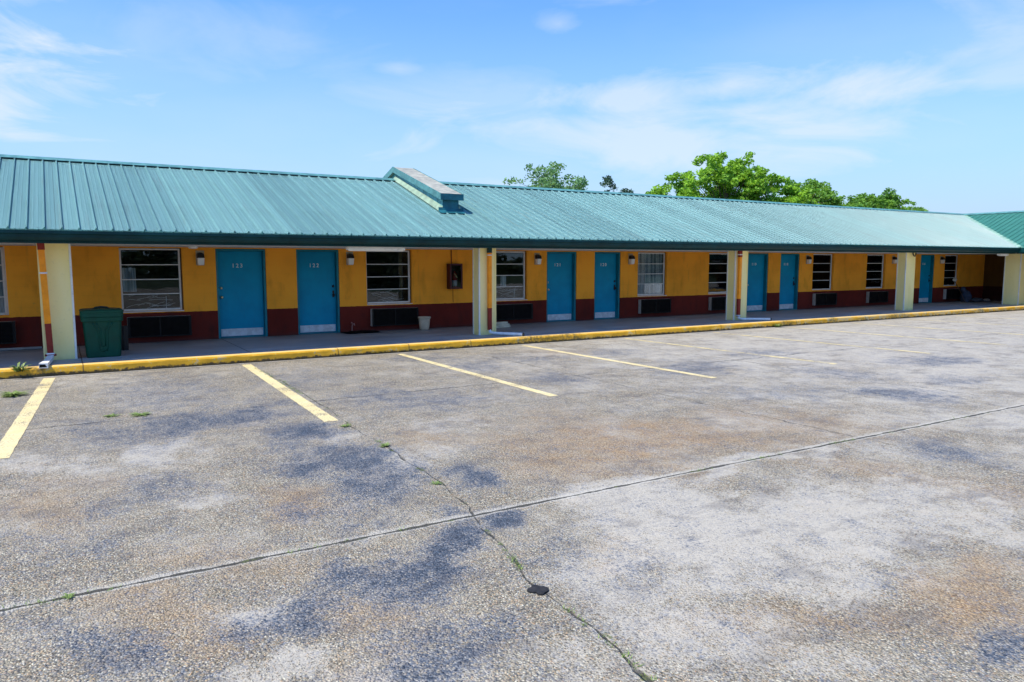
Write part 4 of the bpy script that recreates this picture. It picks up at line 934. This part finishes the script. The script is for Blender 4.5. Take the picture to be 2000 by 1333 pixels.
# ------------------------------------------------------------------ trees
def leaf_mat(name, lo, hi, trans=.35):
    m = M(name); P = m.pos(); a = m.noise(P, .9, 3); b = m.n('ShaderNodeTexWhiteNoise', noise_dimensions='3D')
    sn = m.n('ShaderNodeVectorMath', operation='SNAP'); m.l(P, sn.inputs[0]); sn.inputs[1].default_value = (.22,.22,.22); m.l(sn.outputs[0], b.inputs[0])
    col = m.mix(m.math('ADD', m.math('MULTIPLY', m.ramp(a, .3, .7), .6), m.math('MULTIPLY', b.outputs[0], .4)), lo, hi)
    m.b.inputs['Specular IOR Level'].default_value = .3
    m.put(m.b.inputs['Base Color'], col); m.b.inputs['Roughness'].default_value = .55
    tl = m.n('ShaderNodeBsdfTranslucent'); m.l(m.mix(.5, col, (.35,.50,.03)), tl.inputs[0]); ms_ = m.n('ShaderNodeMixShader'); ms_.inputs[0].default_value = trans
    m.l(m.b.outputs[0], ms_.inputs[1]); m.l(tl.outputs[0], ms_.inputs[2]); m.l(ms_.outputs[0], m.out.inputs[0])
    return m.m
LF1 = leaf_mat('bright_maple_leaves', (.08,.25,.03), (.38,.66,.05)); LF2 = leaf_mat('deep_green_leaves', (.06,.20,.035), (.24,.46,.06)); LF3 = leaf_mat('blue_green_leaves', (.09,.22,.10), (.22,.42,.18)); LF4 = leaf_mat('pine_needles', (.03,.075,.06), (.07,.14,.11), .15)
BARK = plain('tree_bark', (.12,.09,.065), .9, .3, 5, .4, bump=.4)
def leaves(name, clumps, per, ls, mat, parent, seed, flat=.65):
    r = np.random.default_rng(seed); pts = []
    for (c, rad) in clumps:
        n = max(20, int(per*(rad/.7)**2)); d = r.normal(size=(n,3)); d /= np.linalg.norm(d, axis=1)[:,None]
        rr = rad*(r.random(n)**.45)[:,None]; p = np.array(c) + d*rr*np.array([1,1,flat]); pts.append(p)
    p = np.concatenate(pts); n = len(p)
    a = r.normal(size=(n,3)); a[:,2] *= .6; a /= np.linalg.norm(a, axis=1)[:,None]
    b = np.cross(a, r.normal(size=(n,3))); b /= np.linalg.norm(b, axis=1)[:,None]
    s = (ls*r.uniform(.6,1.25,n))[:,None]
    V = np.stack([p - a*s, p - b*s*.55, p + a*s, p + b*s*.55], 1).reshape(-1,3); F = np.arange(n*4).reshape(-1,4)
    return link(name, mesh_np(name, V, F), mat, parent)
def tree(name, label, base, crown, leafmat, seed, ls=.13, per=150, trunk_r=.22, nl=60, group='trees behind the motel', sparse=0.0, cl=(.45,.95)):
    """crown: list of ellipsoids (cx,cy,cz, rx,ry,rz) relative to base"""
    r = random.Random(seed); t = thing(name, label, 'tree', base, group); B = Vector(base)
    top = max(c[2]+c[5]*.5 for c in crown)
    m = MB(); zmin = min(c[2]-c[5] for c in crown)
    m.tube([B+Vector((0,0,-.1)), B+Vector((.1,0,zmin*.5)), B+Vector((.05,.1,zmin+.5)), B+Vector((0,0,(zmin+top)/2))], [trunk_r*1.3, trunk_r, trunk_r*.8, trunk_r*.4], 10)
    clumps = []
    for (cx,cy,cz,rx,ry,rz_) in crown:
        for i in range(int(nl*(rx*rz_)/6)+4):
            d = Vector((r.gauss(0,1), r.gauss(0,1), r.gauss(.15,1))).normalized(); q = r.random()**.38
            c = B + Vector((cx+d.x*rx*q, cy+d.y*ry*q, cz+d.z*rz_*q))
            if r.random() < sparse: continue
            clumps.append((tuple(c), r.uniform(*cl)*(1.0 if q < .75 else .75)))
        for i in range(2):
            d = Vector((r.gauss(0,1), r.gauss(0,1), r.gauss(.5,1))).normalized()
            e = B + Vector((cx+d.x*rx*.5, cy+d.y*ry*.5, cz+d.z*rz_*.5)); s0 = B + Vector((0,0,zmin+.3+r.random()*1.0)); mid = s0.lerp(e,.5)+Vector((0,0,.3))
            m.tube([s0, mid, e], [trunk_r*.28, trunk_r*.16, trunk_r*.05], 6)
    m.build('trunk', BARK, t)
    leaves('crown', clumps, per, ls, leafmat, t, seed)
    return t
def lobes(seed, n, cx, w, z0, top, r0, r1):
    """ragged crown: many small lobes under an arching top line"""
    r = random.Random(seed); out = []
    for i in range(n):
        u = r.uniform(-1, 1); zt = z0 + (top - z0)*(1-abs(u)**2.2); z = r.uniform(z0, zt); q = r.uniform(r0, r1)
        out.append((cx+u*w, r.uniform(-1.6, 1.6), z, q, q, q*r.uniform(.8, 1.35)))
    return out
tree('broadleaf_tree', 'biggest bright green tree above the right half of the roof', (43.2,40,0), lobes(1, 46, -.2, 5.7, 5.0, 9.3, .8, 1.35) + lobes(2, 10, 2.0, 2.6, 7.4, 9.7, .5, .9) + [(-6.6,0,6.6,.7,.7,.7)], LF1, 21, nl=22, cl=(.35,.65), ls=.12, per=230)
tree('broadleaf_tree', 'dense darker green tree just right of the biggest one', (53.8,40,0), lobes(3, 26, 0, 3.5, 5.0, 8.4, .8, 1.25) + [(3.6,0,6.6,1.0,.9,.8),(-3.2,0,7.3,.8,.8,.9)], LF2, 22, nl=22, cl=(.35,.65), ls=.12, per=230)
tree('broadleaf_tree', 'low bright green tree wedged below the right flank of the biggest tree', (49.4,38,0), lobes(4, 16, 0, 2.5, 5.0, 7.3, .7, 1.05), LF1, 25, nl=22, cl=(.35,.6), ls=.12, per=230)
tree('broadleaf_tree', 'low wide green tree at the right end of the tree row', (62.0,40,0), lobes(5, 38, -.2, 4.7, 5.0, 7.7, .8, 1.2) + [(2.0,0,7.2,.8,.8,1.0),(5.8,0,6.5,1.1,1,.8),(7.6,0,6.1,.6,.6,.5)], LF2, 23, nl=22, cl=(.35,.6), ls=.12, per=230)
tree('slender_tree', 'thin blue-green tree with an airy crown behind the middle of the roof', (27.1,40,0), lobes(6, 22, .3, 1.8, 5.2, 7.7, .6, 1.0) + [(-2.5,0,6.4,.6,.6,.8),(-1.5,0,6.0,.5,.5,.5)], LF3, 31, ls=.10, per=130, trunk_r=.12, nl=24, cl=(.3,.6))
tree('slender_tree', 'short blue-green tree between the airy tree and the dark pine', (30.3,41,0), lobes(7, 12, 0, 1.4, 5.4, 7.0, .5, .8), LF3, 32, ls=.10, per=140, trunk_r=.1, nl=24, cl=(.3,.5))
tree('pine_tree', 'small dark blue-green pine with a split top behind the roof', (32.6,40,0), [(-.5,0,6.8,.7,.6,.8),(-.3,0,5.9,1.0,.7,.9),(1.1,0,6.3,.8,.6,.6),(1.3,0,5.6,.9,.5,.7)], LF4, 33, ls=.09, per=230, trunk_r=.1, nl=60, cl=(.26,.48))
# the far side of the lot, behind the camera: only the windows see it
m = []
r = np.random.default_rng(3)
cl_ = []
for i in range(420):
    x = r.uniform(-40, 130); h = 1.2 + 1.4*fbm(np.array([x*.12]), np.array([0.]), 8)[0] + (3.5 if (5 < x < 9 or 14 < x < 22 or 40 < x < 52) else 0)
    cl_.append(((x, -32+r.uniform(-2,2), r.uniform(.5, h)), r.uniform(.8,1.5)))
wd = leaves('woodland', cl_, 45, .30, leaf_mat('shady_hedge_leaves', (.012,.028,.012), (.03,.06,.02), .1), None, 8, 1.0); wd['kind'] = 'stuff'
